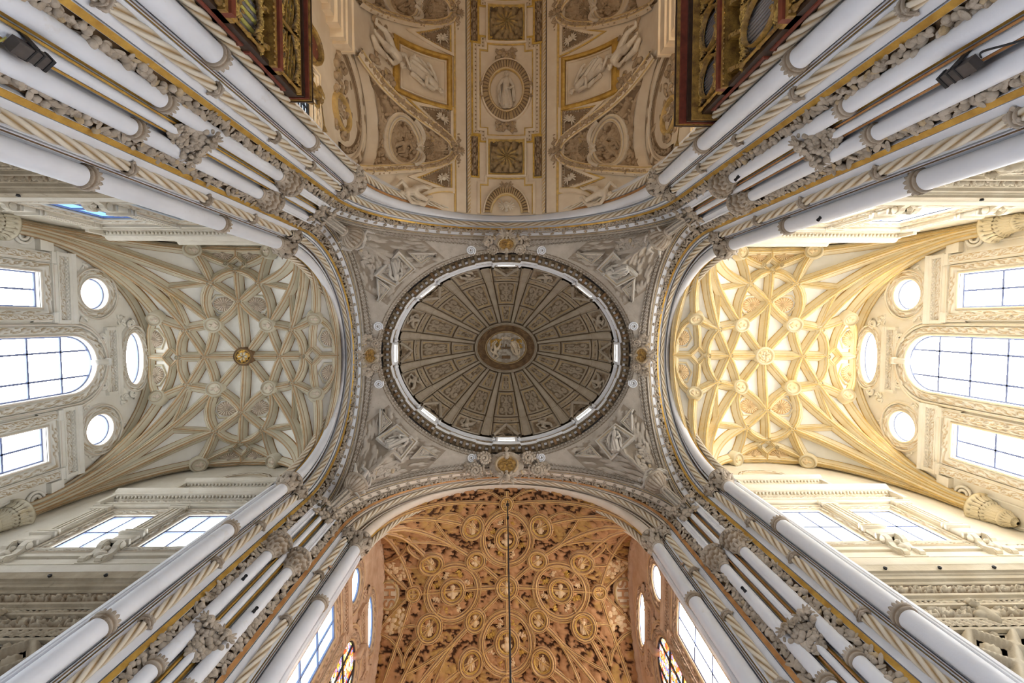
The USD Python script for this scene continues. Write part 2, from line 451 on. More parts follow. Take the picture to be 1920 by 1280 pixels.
def spiral(cx, cy, r, a0, turns, sgn=1, n=40):
    t = np.linspace(0, 1, n); a = a0 + sgn * turns * 2 * PI * t
    return np.stack([cx + r * (1 - 0.85 * t) * np.cos(a), cy + r * (1 - 0.85 * t) * np.sin(a)], 1)


def dots(pts, r):
    h = np.zeros((N, N))
    for x, y in pts:
        for k in (-1, 0, 1):
            h = np.maximum(h, np.sqrt(np.clip(1 - ((_u - x - k) ** 2 + (_v - y) ** 2) / r ** 2, 0, 1)))
    return h


_rng = np.random.default_rng(11)
RINCEAU = np.maximum(strokes([spiral(0.25, 0.5, 0.30, PI, 1.5), spiral(0.75, 0.5, 0.30, PI, 1.5, -1)], 0.055),
                     dots([(0.25, 0.5), (0.75, 0.5), (0.5, 0.15), (0.0, 0.85), (0.5, 0.86), (0.0, 0.14), (0.4, 0.9), (0.9, 0.1), (0.1, 0.12), (0.6, 0.88)], 0.085))
GUILLOCHE = np.maximum(strokes([np.stack([np.linspace(0, 1, 50), 0.5 + 0.30 * np.sin(np.linspace(0, 2 * PI, 50))], 1), np.stack([np.linspace(0, 1, 50), 0.5 - 0.30 * np.sin(np.linspace(0, 2 * PI, 50))], 1)], 0.09), dots([(0.25, 0.5), (0.75, 0.5)], 0.10))
WAVES = strokes([spiral(0.5, 0.5, 0.36, PI * 0.9, 1.2), np.array([[0.86, 0.5], [1.0, 0.2], [1.14, 0.5]])], 0.10)
EGG = np.clip(1 - ((_u - 0.5) / 0.34) ** 2 - ((_v - 0.5) / 0.46) ** 2, 0, 1) ** 0.5
EGG = np.maximum(EGG, 0.7 * np.clip(1 - (np.minimum(_u, 1 - _u) / 0.09) ** 2, 0, 1))
LEAVES = np.abs(np.sin(PI * (_u + 0.35 * np.abs(_v - 0.5)) * 2)) ** 0.6 * np.clip(np.minimum(_v, 1 - _v) * 6, 0, 1)
SLANT = np.abs(np.sin(PI * (_u * 2 + _v * 0.9))) ** 0.7
GROT = np.maximum.reduce([
    strokes([spiral(0.30, 0.30, 0.17, 0, 1.3), spiral(0.30, 0.70, 0.17, 0, 1.3, -1), spiral(0.72, 0.30, 0.17, PI, 1.3, -1), spiral(0.72, 0.70, 0.17, PI, 1.3), np.array([[0.02, 0.5], [0.98, 0.5]])[[0, 1, 1]] * 1.0,
             np.stack([np.linspace(0.02, 0.98, 40), np.full(40, 0.5)], 1)], 0.042),
    dots([(0.30, 0.30), (0.30, 0.70), (0.72, 0.30), (0.72, 0.70), (0.1, 0.15), (0.1, 0.85), (0.9, 0.15), (0.9, 0.85), (0.52, 0.12), (0.52, 0.88)], 0.07),
    np.clip(1 - ((np.hypot(_u - 0.52, _v - 0.5) - 0.13) / 0.045) ** 2, 0, 1) ** 0.5, dots([(0.52, 0.5)], 0.075)])


def lace(seed, k, sharp=0.8):
    """Crowded carving: round lumps of several sizes."""
    r = np.random.default_rng(seed); h = np.zeros((N, N))
    for x, y, s in zip(r.random(k), r.random(k), r.uniform(0.035, 0.10, k)):
        for du in (-1, 0, 1):
            e = r.uniform(0.5, 1.0)
            h = np.maximum(h, np.clip(1 - (((_u - x - du) / s) ** 2 + ((_v - y) / (s * e)) ** 2), 0, 1) ** 0.5 * (0.5 + 5 * s))
    return h ** sharp


LACE = lace(3, 110)
LACE2 = lace(8, 70)
FRUIT = lace(21, 60)


def rosette(r, a, n=16):
    """Radial flutes, for shells and flower bosses."""
    return np.abs(np.cos(a * n / 2)) ** 0.5 * np.clip(r * 3, 0, 1) * np.clip((1 - r) * 5, 0, 1)


def disc(P, s, t, rs, rt, hf, d0=0.0, nr=12, na=40, gf=None, rot=0.0):
    """An oval relief on a space: height hf(r, angle), r from 0 to 1."""
    r = np.linspace(0.02, 1, nr)[:, None]; a = np.linspace(0, 2 * PI, na + 1)[None]
    x, y = rs * r * np.cos(a), rt * r * np.sin(a)
    c, q = math.cos(rot), math.sin(rot)
    return sheet(P, s + x * c - y * q, d0 + hf(r, a), t + x * q + y * c, None if gf is None else gf(r, a) + 0 * r * a)


def ellipse(s, t, rs, rt, n=40, a0=0.0, a1=2 * PI):
    a = np.linspace(a0, a1, n + 1)
    return np.stack([s + rs * np.cos(a), t + rt * np.sin(a)], 1)


# ---------------------------------------------------------------- carved bodies
def body(chains, edge=0.05, smooth=4):
    """One continuous figure: hulls of balls along each chain, joined and smoothed. Balls are (x, y, z, r)."""
    ball = lambda b: m3.Manifold.sphere(b[3], 12).translate(list(b[:3]))
    parts = []
    for ch in chains:
        if len(ch) == 1:
            parts.append(ball(ch[0]))
        for a, b in zip(ch, ch[1:]):
            parts.append(m3.Manifold.batch_hull([ball(a), ball(b)]))
    m = m3.Manifold.batch_boolean(parts, m3.OpType.Add).refine_to_length(edge).to_mesh()
    t = trimesh.Trimesh(m.vert_properties[:, :3], m.tri_verts, process=True)
    trimesh.smoothing.filter_taubin(t, iterations=smooth)
    return np.array(t.vertices), np.array(t.faces)


def drape(mesh, amp=0.02, k=38.0, below=0.2, lean=0.6):
    """Folds of cloth pressed into the lower part of a robed figure."""
    v = np.array(mesh[0]); w = np.clip((below - v[:, 1]) / 0.25, 0, 1)
    v[:, 2] += amp * w * np.sin(k * (v[:, 0] + lean * 0.25 * v[:, 1]) + 2 * np.sin(3 * v[:, 1])) * (v[:, 2] > 0)
    return v, mesh[1]


def head(x, y, z, r):
    """Skull, jaw, nose, brow, ears and hair, as ball chains."""
    return [[(x, y, z, r), (x, y - 0.55 * r, z + 0.18 * r, 0.62 * r)], [(x, y - 0.05 * r, z + 1.0 * r, 0.13 * r), (x, y - 0.35 * r, z + 1.08 * r, 0.17 * r)],
            [(x - 0.5 * r, y + 0.12 * r, z + 0.85 * r, 0.16 * r), (x + 0.5 * r, y + 0.12 * r, z + 0.85 * r, 0.16 * r)],
            [(x - 1.0 * r, y - 0.1 * r, z, 0.2 * r)], [(x + 1.0 * r, y - 0.1 * r, z, 0.2 * r)],
            [(x - 0.7 * r, y + 0.55 * r, z, 0.5 * r), (x, y + 0.95 * r, z + 0.2 * r, 0.5 * r), (x + 0.7 * r, y + 0.55 * r, z, 0.5 * r)],
            [(x - 0.28 * r, y - 0.62 * r, z + 0.78 * r, 0.09 * r), (x + 0.28 * r, y - 0.62 * r, z + 0.78 * r, 0.09 * r)]]


def hand(x, y, z, dx, dy, k):
    """A small hand: palm, four unequal fingers, thumb."""
    n = np.array([dx, dy]) / math.hypot(dx, dy); q = np.array([-n[1], n[0]])
    ch = [[(x, y, z, 0.30 * k), (x + n[0] * 0.5 * k, y + n[1] * 0.5 * k, z, 0.28 * k)]]
    for i, L in enumerate((0.75, 0.9, 0.85, 0.65)):
        o = q * (i - 1.5) * 0.2 * k
        b = np.array([x, y]) + n * 0.55 * k + o; e = b + n * L * 0.6 * k; f = e + n * L * 0.3 * k
        ch.append([(*b, z, 0.10 * k), (*e, z + 0.05 * k, 0.09 * k), (*f, z - 0.05 * k, 0.08 * k)])
    b = np.array([x, y]) + q * 0.3 * k
    ch.append([(*b, z, 0.11 * k), (*(b + q * 0.3 * k + n * 0.4 * k), z + 0.1 * k, 0.09 * k)])
    return ch


def robed(seed=0, flip=1):
    """A standing robed figure 1.0 tall (feet at y = -0.5), facing +z."""
    f = flip
    ch = head(0.01 * f, 0.415, 0.13, 0.062) + [
        [(0, 0.34, 0.09, 0.045), (0, 0.30, 0.08, 0.06)], [(-0.10, 0.27, 0.07, 0.06), (0.10, 0.27, 0.07, 0.06)],
        [(0, 0.25, 0.08, 0.10), (0, 0.08, 0.08, 0.095)], [(0, 0.08, 0.08, 0.10), (-0.05 * f, -0.42, 0.07, 0.13)], [(0, 0.08, 0.08, 0.10), (0.08 * f, -0.42, 0.06, 0.12)],
        [(0.11 * f, 0.26, 0.08, 0.055), (0.20 * f, 0.08, 0.12, 0.045), (0.10 * f, -0.02, 0.20, 0.034)],
        [(-0.11 * f, 0.26, 0.08, 0.055), (-0.22 * f, 0.10, 0.10, 0.045), (-0.24 * f, -0.06, 0.16, 0.034)],
        [(-0.20 * f, 0.12, 0.06, 0.05), (-0.20 * f, -0.35, 0.05, 0.06)], [(0.20 * f, 0.05, 0.06, 0.05), (0.22 * f, -0.30, 0.05, 0.05)],
        [(-0.07 * f, -0.47, 0.14, 0.035), (-0.09 * f, -0.49, 0.20, 0.03)], [(0.08 * f, -0.47, 0.12, 0.035), (0.10 * f, -0.49, 0.18, 0.03)]]
    ch += hand(0.10 * f, -0.02, 0.21, -0.6 * f, 0.2, 0.075) + hand(-0.24 * f, -0.07, 0.17, 0.1, -1, 0.075)
    return drape(body(ch, 0.03), 0.016, 60, 0.15)


def nude(f=1):
    """A stretched-out nude figure 1.0 long (head at +y), one knee drawn up, arms over the head."""
    ch = head(0.03 * f, 0.36, 0.11, 0.062) + [
        [(0.02 * f, 0.29, 0.09, 0.042), (0, 0.24, 0.09, 0.06)], [(-0.11, 0.22, 0.09, 0.06), (0.11, 0.22, 0.09, 0.06)],
        [(0, 0.20, 0.09, 0.11), (0.01, 0.02, 0.09, 0.095)], [(0.01, 0.02, 0.09, 0.10), (-0.07, -0.07, 0.09, 0.09)], [(0.01, 0.02, 0.09, 0.10), (0.08, -0.07, 0.09, 0.09)],
        [(-0.08 * f, -0.08, 0.09, 0.088), (-0.12 * f, -0.30, 0.12, 0.058), (-0.07 * f, -0.50, 0.08, 0.034), (-0.10 * f, -0.55, 0.13, 0.028)],
        [(0.08 * f, -0.08, 0.09, 0.088), (0.20 * f, -0.24, 0.18, 0.058), (0.12 * f, -0.44, 0.09, 0.034), (0.15 * f, -0.49, 0.14, 0.028)],
        [(-0.12 * f, 0.22, 0.09, 0.055), (-0.25 * f, 0.32, 0.10, 0.042), (-0.15 * f, 0.48, 0.12, 0.03)],
        [(0.12 * f, 0.22, 0.09, 0.055), (0.26 * f, 0.16, 0.12, 0.042), (0.30 * f, 0.02, 0.14, 0.03)],
        [(0.24 * f, 0.0, 0.05, 0.05), (0.30 * f, -0.25, 0.05, 0.07), (0.22 * f, -0.42, 0.05, 0.05)]]
    ch += hand(-0.15 * f, 0.49, 0.12, 0.5 * f, 1, 0.07) + hand(0.30 * f, 0.01, 0.14, 0, -1, 0.07)
    return body(ch, 0.03)


def cherub():
    """A winged child's head, 1.0 across the wings, facing +z."""
    b = body(head(0, 0.02, 0.10, 0.15) + [[(0, -0.14, 0.05, 0.07), (0, -0.2, 0.04, 0.09)]], 0.05, 3)
    ms = [b]
    for s in (-1, 1):
        for i in range(5):
            a = math.radians(62 - i * 30); L = 0.42 - 0.045 * i
            R = np.array([[math.cos(a) * s, math.sin(a), 0], [-math.sin(a) * s, math.cos(a), 0], [0, 0, 1.0]])
            ms.append(blob(np.array([s * (0.12 + 0.5 * L * math.cos(a)), -0.02 + 0.5 * L * math.sin(a), 0.05 + 0.015 * i]), np.array([L * 0.55, 0.055, 0.04]), R))
    return join(ms)


def bust():
    """Head and shoulders in relief, 1.0 tall, facing +z."""
    return body(head(0, 0.22, 0.16, 0.16) + [[(0, 0.05, 0.1, 0.1), (0, -0.1, 0.08, 0.16)], [(-0.26, -0.2, 0.05, 0.16), (0.26, -0.2, 0.05, 0.16)], [(0, -0.1, 0.08, 0.2), (0, -0.4, 0.05, 0.2)], [(0.2, -0.2, 0.1, 0.1), (0.12, -0.36, 0.2, 0.07)]], 0.07, 3)


CHERUB, BUST, NUDE_A, NUDE_B = cherub(), bust(), nude(1), nude(-1)
ROBED_A, ROBED_B = robed(0, 1), robed(1, -1)


def on(P, mesh, s, d, t, size, rot=0.0, depth=1.0):
    """A carved body laid on a space, its up turned by rot from +t towards +s."""
    o, es, et, n = frame(P, s, d, t)
    ey = et * math.cos(rot) + es * math.sin(rot); ex = np.cross(ey, n)
    return placed(mesh, o, ex * size, ey * size, n * size * depth)


# ================================================================ the setting: floor, light-blocking shell
b = box(-40, 40, -40, 40, -0.3, 0)
tag(put('/World', 'floor', b, 'marble_floor', False), 'pale marble church floor under the crossing', 'floor', kind='structure')
ro = thing('roof', 'added outer box over the vaults that keeps sky light out', 'roof', 'structure')  # unseen box added to stop sky light leaking in past the vaults
put(ro, 'roof_deck', box(-22, 22, -24, 22, 34, 34.3), 'dark_backing', False)
for nm, bb in (('shell_wall', box(-22, -21.7, -24, 22, 7.5, 34)), ('shell_wall', box(21.7, 22, -24, 22, 7.5, 34)), ('shell_wall', box(-22, 22, -24.3, -24, 7.5, 34)), ('shell_wall', box(-22, 22, 21.7, 22, 7.5, 34))):
    put(ro, nm, bb, 'dark_backing', False)

# ================================================================ crossing piers
# s runs along a pier's diagonal face from the transept shaft (0) to the nave shaft (3.64); d stands out of it
PA, PB = np.array([8.66, 4.72]), np.array([5.95, 7.15])
LEN = float(np.linalg.norm(PB - PA)); EE = (PB - PA) / LEN; NN = np.array([EE[1] * -1, EE[0]])
NN = NN if NN @ PA < 0 else -NN
MID = LEN / 2
SPRING = 19.5


def chord(s, d):
    return PA[0] + EE[0] * s + NN[0] * d, PA[1] + EE[1] * s + NN[1] * d


def pier_space(sx, sy):
    def P(s, d, t):
        x, y = chord(s, d)
        return np.stack(np.broadcast_arrays(sx * x, sy * y, t), -1)
    return P


HALF = [(-0.50, -0.52), (-0.40, -0.30), (-0.22, -0.26), (-0.12, -0.12), (0.22, -0.10), (0.225, -0.20), (0.25, -0.20), (0.255, -0.02), (0.33, -0.01), (0.335, -0.14), (0.365, -0.14), (0.37, 0.0), (0.46, 0.0), (0.465, -0.08), (0.64, -0.08), (0.645, 0.0),
        (0.84, 0.01), (0.85, -0.08), (0.865, -0.08), (0.87, 0.03), (1.01, 0.03), (1.015, -0.16), (1.27, -0.16), (1.28, 0.02), (1.32, 0.0), (1.54, -0.06), (1.56, -0.24), (1.60, -0.24), (1.61, -0.13), (1.70, -0.13), (1.705, -0.2), (1.725, -0.2), (1.73, -0.02), (MID, -0.02)]
FULL = HALF + [(LEN - s, d) for s, d in HALF[-2::-1]]


def leaf_ring(r, z, n, L, w, out=0.45, ph=0.0):
    """A ring of upright leaves whose tips curl outwards."""
    ms = []
    for i in range(n):
        a = ph + i * 2 * PI / n
        k = np.linspace(0, 1, 5)
        rad = r + out * L * k ** 2.2; zz = z + L * (k - 0.25 * np.clip(k - 0.75, 0, 1) * 4 * k)
        wd = w * np.array([0.8, 1.0, 0.95, 0.7, 0.15])
        c = np.array([-1, -0.5, 0, 0.5, 1.0])
        R = rad[:, None] + 0.10 * w * (1 - np.abs(c))[None] * 2
        T = c[None] * wd[:, None] / 2
        V = np.stack([R * math.cos(a) - T * math.sin(a), R * math.sin(a) + T * math.cos(a), np.repeat(zz[:, None], 5, 1)], -1)
        ms.append((V.reshape(-1, 3), grid_faces(5, 5)))
    return ms


def capital(r, h, flare=1.9, n=8, rot=0.0, abacus=True):
    """A leafy capital for a shaft of radius r, from z = 0 to h."""
    ms = [lathe([(r, 0), (r * 1.22, 0.04 * h), (r * 1.25, 0.09 * h), (r * 1.05, 0.13 * h), (r * 1.05, 0.3 * h), (r * 1.2, 0.6 * h), (r * flare * 0.9, 0.88 * h), (r * flare * 0.9, 0.9 * h), (0.01, 0.9 * h)], 24, [0, 0, 0, -.8, -.8, -.8, -.8, -.6, -.4])]
    ms += leaf_ring(r * 1.08, 0.13 * h, n, 0.42 * h, 2 * PI * r / n * 1.15, 0.5)
    ms += leaf_ring(r * 1.14, 0.36 * h, n, 0.46 * h, 2 * PI * r / n * 1.3, 0.75, PI / n)
    for i in range(4):
        a = PI / 4 + i * PI / 2
        for q in (-0.16, 0.16):
            ms.append(blob(np.array([r * flare * 1.0 * math.cos(a + q), r * flare * 1.0 * math.sin(a + q), 0.80 * h]), np.array([0.13 * h] * 3) * (1, 1, 1.2)))
        ms.append(blob(np.array([r * flare * 0.95 * math.cos(i * PI / 2), r * flare * 0.95 * math.sin(i * PI / 2), 0.9 * h]), np.array([0.12 * h] * 3)))
    if abacus:
        ms.append(lathe([(0.01, 0.9 * h), (r * flare * 1.05, 0.9 * h), (r * flare * 1.12, 0.94 * h), (r * flare * 1.12, h), (0.01, h)], 24))
    return at(join(ms), 0, 0, 0, rot)


def collar(r, h=0.34):
    """A double ring round a shaft with a crown of small leaves."""
    k = h / 0.34
    prof = [(r, 0), (r + .035, .02 * k), (r + .045, .05 * k), (r + .03, .08 * k), (r + .02, .10 * k), (r + .02, .13 * k), (r + .05, .15 * k), (r + .06, .18 * k), (r + .03, .21 * k), (r, .22 * k)]
    g = [-.5, -.3, 0, 0, -.7, -.7, 0, 0, .4, 0]
    return join([lathe(prof, 24, g)] + leaf_ring(r + 0.01, .19 * k, 14, .13 * k, 2 * PI * r / 14, 0.30))


def cup(r, h):
    """The hanging, zigzag-carved cup under a lower capital's round abacus."""
    n = 24; z = np.linspace(0, 1, 14)
    rad = r * (0.42 + 0.58 * np.sin(z * PI / 2) ** 0.9)
    a = np.arange(n * 2) * PI / n
    zig = np.abs(((a[None] / (2 * PI) * 10 + 0.0) % 1) - 0.5) * 2
    D = 0.035 * np.sign(np.sin((z[:, None] * 3.2 + zig * 0.5) * 2 * PI)) * (z[:, None] > 0.12) * (z[:, None] < 0.9)
    R = rad[:, None] * (1 + D * 2)
    V = np.stack([R * np.cos(a), R * np.sin(a), np.repeat(z[:, None] * h, n * 2, 1)], -1)
    ms = [(V.reshape(-1, 3), grid_faces(14, n * 2, True), np.where(D < 0, -.85, 0.0).ravel()), lathe([(r * 0.95, h), (r * 1.06, h + .02), (r * 1.08, h + .07), (r, h + .10), (0.01, h + .12)], 28)]
    ms += leaf_ring(r * 0.46, 0.0, 10, 0.30 * h, r * 0.3, 0.7)
    ms.append(lathe([(r * .44, -.10), (r * .50, -.07), (r * .50, -.02), (r * .44, 0)], 20))
    rng = np.random.default_rng(int(r * 1000))
    for i in range(26):
        b = i * 2 * PI / 26
        ms.append(blob(np.array([r * 1.0 * math.cos(b), r * 1.0 * math.sin(b), h * 0.93]), np.array([.045, .045, .05])))
    return join(ms)


PIERS = {(-1, -1): ('pier between the grey star vault and the choir with the yellow-piped organ', -0.02),
         (1, -1): ('pier between the sunlit cream vault and the choir, seen in shade', -0.02),
         (-1, 1): ('pier between the grey star vault and the ochre chancel', -0.12),
         (1, 1): ('pier between the sunlit cream vault and the ochre chancel', -0.12)}
ZLOW = 5.2
for (sx, sy), (lab, ds) in PIERS.items():
    P0 = pier_space(sx, sy)
    root = thing('crossing_pier', 'white clustered ' + lab, 'pier')
    put(root, 'pier_body', strip(P0, FULL, 0.0, SPRING + 0.05, n=2), 'pier_stucco', smooth=25)
    for side in (0, 1):
        P = P0 if side == 0 else (lambda s, d, t, P0=P0: P0(LEN - s, d, t))
        cx, cy = (lambda s, d: (lambda q: (float(q[0]), float(q[1])))(P(np.float64(s), np.float64(d), np.float64(0))))(0.0, 0.06)
        ang = math.atan2(cy, cx)
        sh = put(root, 'shaft', at(lathe([(0.22, 0), (0.22, SPRING - 0.6)], 28), cx, cy), 'pier_stucco')
        put(root, 'capital', at(capital(0.22, 0.78), cx, cy, SPRING - 0.62, ang), 'carved_stucco')
        for z in (11.0, 15.45):
            put(root, 'collar', at(collar(0.22, 0.30), cx, cy, z), 'carved_stucco')
        rp = put(root, 'twisted_colonnette', rope(P, 0.555, 0.03, ZLOW, SPRING - 0.35, 0.125, 2.2 if side else 1.9, 4, step=0.08), 'rope_stucco')
        ox, oy = [float(v) for v in P(np.float64(0.55), np.float64(0.05), np.float64(0))[:2]]
        put(root, 'small_capital', at(capital(0.14, 0.5, 1.9, 6), ox, oy, SPRING - 0.42), 'carved_stucco', 40)
        for z in (9.0, 11.75, 14.3, 16.6):
            kn = P(np.float64(0.55), np.float64(0.06), np.float64(z))
            t_ = np.linspace(0, 2 * PI, 9)[:-1]
            put(root, 'leaf_knot', join([at(collar(0.115, 0.2), ox, oy, z - 0.1), blobs(P, 0.555 + 0.12 * np.cos(t_), 0.03 + 0.12 * np.sin(t_), z + 0.06 * np.sin(3 * t_), 0.06, 5)]), 'carved_stucco')
        if not (sy < 0 and side == 1):
            put(root, 'edge_bead', torus(P, -0.30, -0.22, ZLOW, SPRING, 0.05, 3.0, 10), 'pier_stucco')
        else:
          put(root, 'inner_rope_colonnette', rope(P, -0.36, -0.14, ZLOW, SPRING - 0.3, 0.13, 1.9, 4, step=0.09), 'rope_stucco')
          ix, iy = [float(v) for v in P(np.float64(-0.36), np.float64(-0.14), np.float64(0))[:2]]
          put(root, 'small_capital', at(capital(0.12, 0.4, 1.8, 6), ix, iy, SPRING - 0.35), 'carved_stucco', 40)
        put(root, 'gilt_band', strip(P, [(0.875, 0.02), (0.875, 0.05), (1.0, 0.05), (1.0, 0.02)], ZLOW, SPRING + 0.05), 'gold_leaf' if sy < 0 else 'copper_leaf' if side else 'gold_leaf', 30)
        for gs, gd, gw in ((0.35, -0.14, 0.016), (0.295, -0.02, 0.010), (1.65, -0.13, 0.025)):
            put(root, 'gilt_line', strip(P, [(gs - gw, gd), (gs - gw, gd + .03), (gs + gw, gd + .03), (gs + gw, gd)], ZLOW, SPRING, step=2.0), 'dome_bronze' if gs < 0.3 else 'gold_leaf', 30)
        rng = np.random.default_rng(107 + 10 * sx + sy + side)
        n = int((SPRING - ZLOW) * 24)
        put(root, 'garland_bed', strip(P, [(1.03, -0.15), (1.035, -0.06), (1.26, -0.06), (1.265, -0.15)], ZLOW, SPRING + 0.05, step=3), 'dome_bronze', 30)  # dark strip standing in for the shade and dirt between the leaves
        put(root, 'fruit_garland', blobs(P, 1.15 + rng.uniform(-0.115, 0.115, n), 0.0 + rng.uniform(-0.01, 0.09, n), np.linspace(ZLOW, SPRING + 0.1, n), 0.074, 3 + side, 0.3), 'carved_stucco')
        # the shorter shaft beside the garland, with its cup capital
        kx, ky = [float(v) for v in P(np.float64(1.41), np.float64(0.04), np.float64(0))[:2]]
        put(root, 'short_shaft', at(lathe([(0.17, 0), (0.17, 15.75)], 24), kx, ky), 'pier_stucco')
        put(root, 'collar', at(collar(0.17, 0.3), kx, ky, 11.0), 'carved_stucco')
        put(root, 'cup_capital', at(cup(0.41, 0.66), kx, ky, 15.82), 'carved_stucco', 40)
        put(root, 'upper_pilaster', strip(P, [(1.28, 0.0), (1.30, 0.12), (1.36, 0.13), (1.37, 0.10), (1.47, 0.10), (1.48, 0.13), (1.54, 0.12), (1.56, 0.0)], 16.5, SPRING + 0.05, step=3), 'pier_stucco', 30)
    # the middle colonnette, its angel corbel, the cherub pair at the springing, the stem and shell cap above
    mx, my = [float(v) for v in P0(np.float64(MID), np.float64(0.05), np.float64(0))[:2]]
    put(root, 'middle_colonnette', at(lathe([(0.09, 0), (0.09, 19.6)], 16), mx, my), 'pier_stucco')
    for s_ in (-0.13, 0.13):
        put(root, 'gilt_line', strip(P0, [(MID + s_ - .02, 0.0), (MID + s_ - .02, 0.03), (MID + s_ + .02, 0.03), (MID + s_ + .02, 0.0)], ZLOW, SPRING, step=3), 'gold_leaf' if sx < 0 else 'copper_leaf', 30)
    rng = np.random.default_rng(40)
    t = rng.uniform(0, 1, 90); w = rng.uniform(-1, 1, 90)
    cor = [on(P0, CHERUB, MID + q, 0.30, 12.45, 0.62, 0.0) for q in (-0.26, 0.26)]
    cor += [blobs(P0, MID + w * (0.12 + 0.38 * t), 0.05 + 0.30 * t * (1 - 0.6 * np.abs(w)), 11.75 + 0.75 * t, 0.075, 41)]
    cor += [blobs(P0, MID + q + 0.16 * np.cos(np.arange(10)), 0.12 + 0.1 * np.sin(np.arange(10)), 12.2 + 0.05 * np.arange(10), 0.08, 42) for q in (-0.3, 0.3)]
    put(root, 'angel_corbel', join(cor), 'carved_stucco')
    he = [on(P0, CHERUB, MID + q, 0.30, SPRING + 0.15, 0.75, 0.5 * q) for q in (-0.36, 0.36)] + [blobs(P0, MID + rng.uniform(-.35, .35, 24), 0.1 + rng.uniform(0, .1, 24), SPRING - 0.3 + rng.uniform(-.15, .35, 24), 0.09, 9)]
    put(root, 'cherub_pair', join(he), 'carved_stucco')
    q0, q1 = np.array([sx * 7.22, sy * 5.88, SPRING + .1]), np.array([sx * 6.72, sy * 5.45, 20.75])
    ax = (q1 - q0) / np.linalg.norm(q1 - q0); e1 = np.cross(ax, [0, 0, 1.0]); e1 /= np.linalg.norm(e1); e2 = np.cross(ax, e1)
    Ls = float(np.linalg.norm(q1 - q0))
    put(root, 'upper_stem', placed(join([lathe([(0.11, 0), (0.11, Ls)], 14)] + [at(lathe([(0.05, 0), (0.05, Ls)], 8), 0.15 * math.cos(a), 0.15 * math.sin(a)) for a in np.arange(6) * PI / 3]), q0, e1, e2, ax), 'pendentive_stucco')
    k = np.linspace(0, 1, 10)
    a = np.arange(64) * 2 * PI / 64
    fl_ = np.abs(np.sin(8 * a))[None] * (k > 0.1)[:, None]
    R = (0.14 + 0.36 * np.sin(k * PI / 2))[:, None] * (0.94 + 0.08 * fl_)
    V = np.stack([R * np.cos(a), R * np.sin(a), np.repeat((0.50 * k ** 1.5)[:, None], 64, 1)], -1)
    cap = join([(V.reshape(-1, 3), grid_faces(10, 64, True), np.where(fl_ < .35, -.85, 0.0).ravel() * np.repeat(k > .15, 64)), lathe([(0.48, .50), (0.53, .52), (0.53, .60), (0.46, .66), (0.01, .68)], 28), lathe([(.14, -.14), (.21, -.09), (.21, -.03), (.14, 0)], 18)])
    put(root, 'shell_cap', placed(cap, q1, e1, e2, ax), 'carved_stucco')

# ================================================================ the four arches of the crossing
CROWN = lambda s: 25.62 - 0.30 * np.asarray(s)


def arch_space(kind, sg):
    """kind 'x': transept arch in a plane of constant x; 'y': nave arch. t is the angle from one springing to the other."""
    def P(s, d, t):
        s, d, t = np.broadcast_arrays(np.asarray(s, float), np.asarray(d, float), np.asarray(t, float))
        if kind == 'x':
            x, y = chord(s, d)
        else:
            x, y = chord(LEN - s, d)
            x, y = y, x
        z = SPRING + (CROWN(s) - 0.75 * d - SPRING) * np.sin(t)
        h = y * np.cos(t)
        return np.stack([sg * x, h, z], -1) if kind == 'x' else np.stack([h, sg * x, z], -1)
    return P


ARCHES = [('x', -1, 'transept arch framing the grey star vault', 'gold_leaf', 'pier_stucco'), ('x', 1, 'transept arch framing the sunlit cream vault', 'gold_leaf', 'pier_stucco'),
          ('y', -1, 'nave arch opening to the barrel vault of the choir', 'copper_leaf', 'pier_stucco'), ('y', 1, 'nave arch opening to the ochre chancel vault', 'gold_leaf', 'warm_glow_plaster')]
AP = [(-0.52, -0.9), (-0.50, -0.35), (-0.28, -0.35), (-0.26, -0.16), (-0.16, -0.16), (-0.15, -0.08), (0.20, -0.06), (0.205, -0.20), (0.235, -0.20), (0.24, 0.0), (0.30, 0.0), (0.31, -0.18), (0.38, -0.18), (0.39, 0.0), (0.42, 0.0), (0.425, -0.10), (0.67, -0.10), (0.68, 0.0),
      (0.72, 0.0), (0.725, -0.16), (0.755, -0.16), (0.76, 0.02), (0.83, 0.02), (0.835, -0.14), (0.865, -0.14), (0.87, 0.03), (1.00, 0.03), (1.005, -0.15), (1.275, -0.15), (1.28, 0.0), (1.545, 0.02), (1.55, -0.14), (1.575, -0.14), (1.58, -0.04), (MID + 0.02, -0.04)]
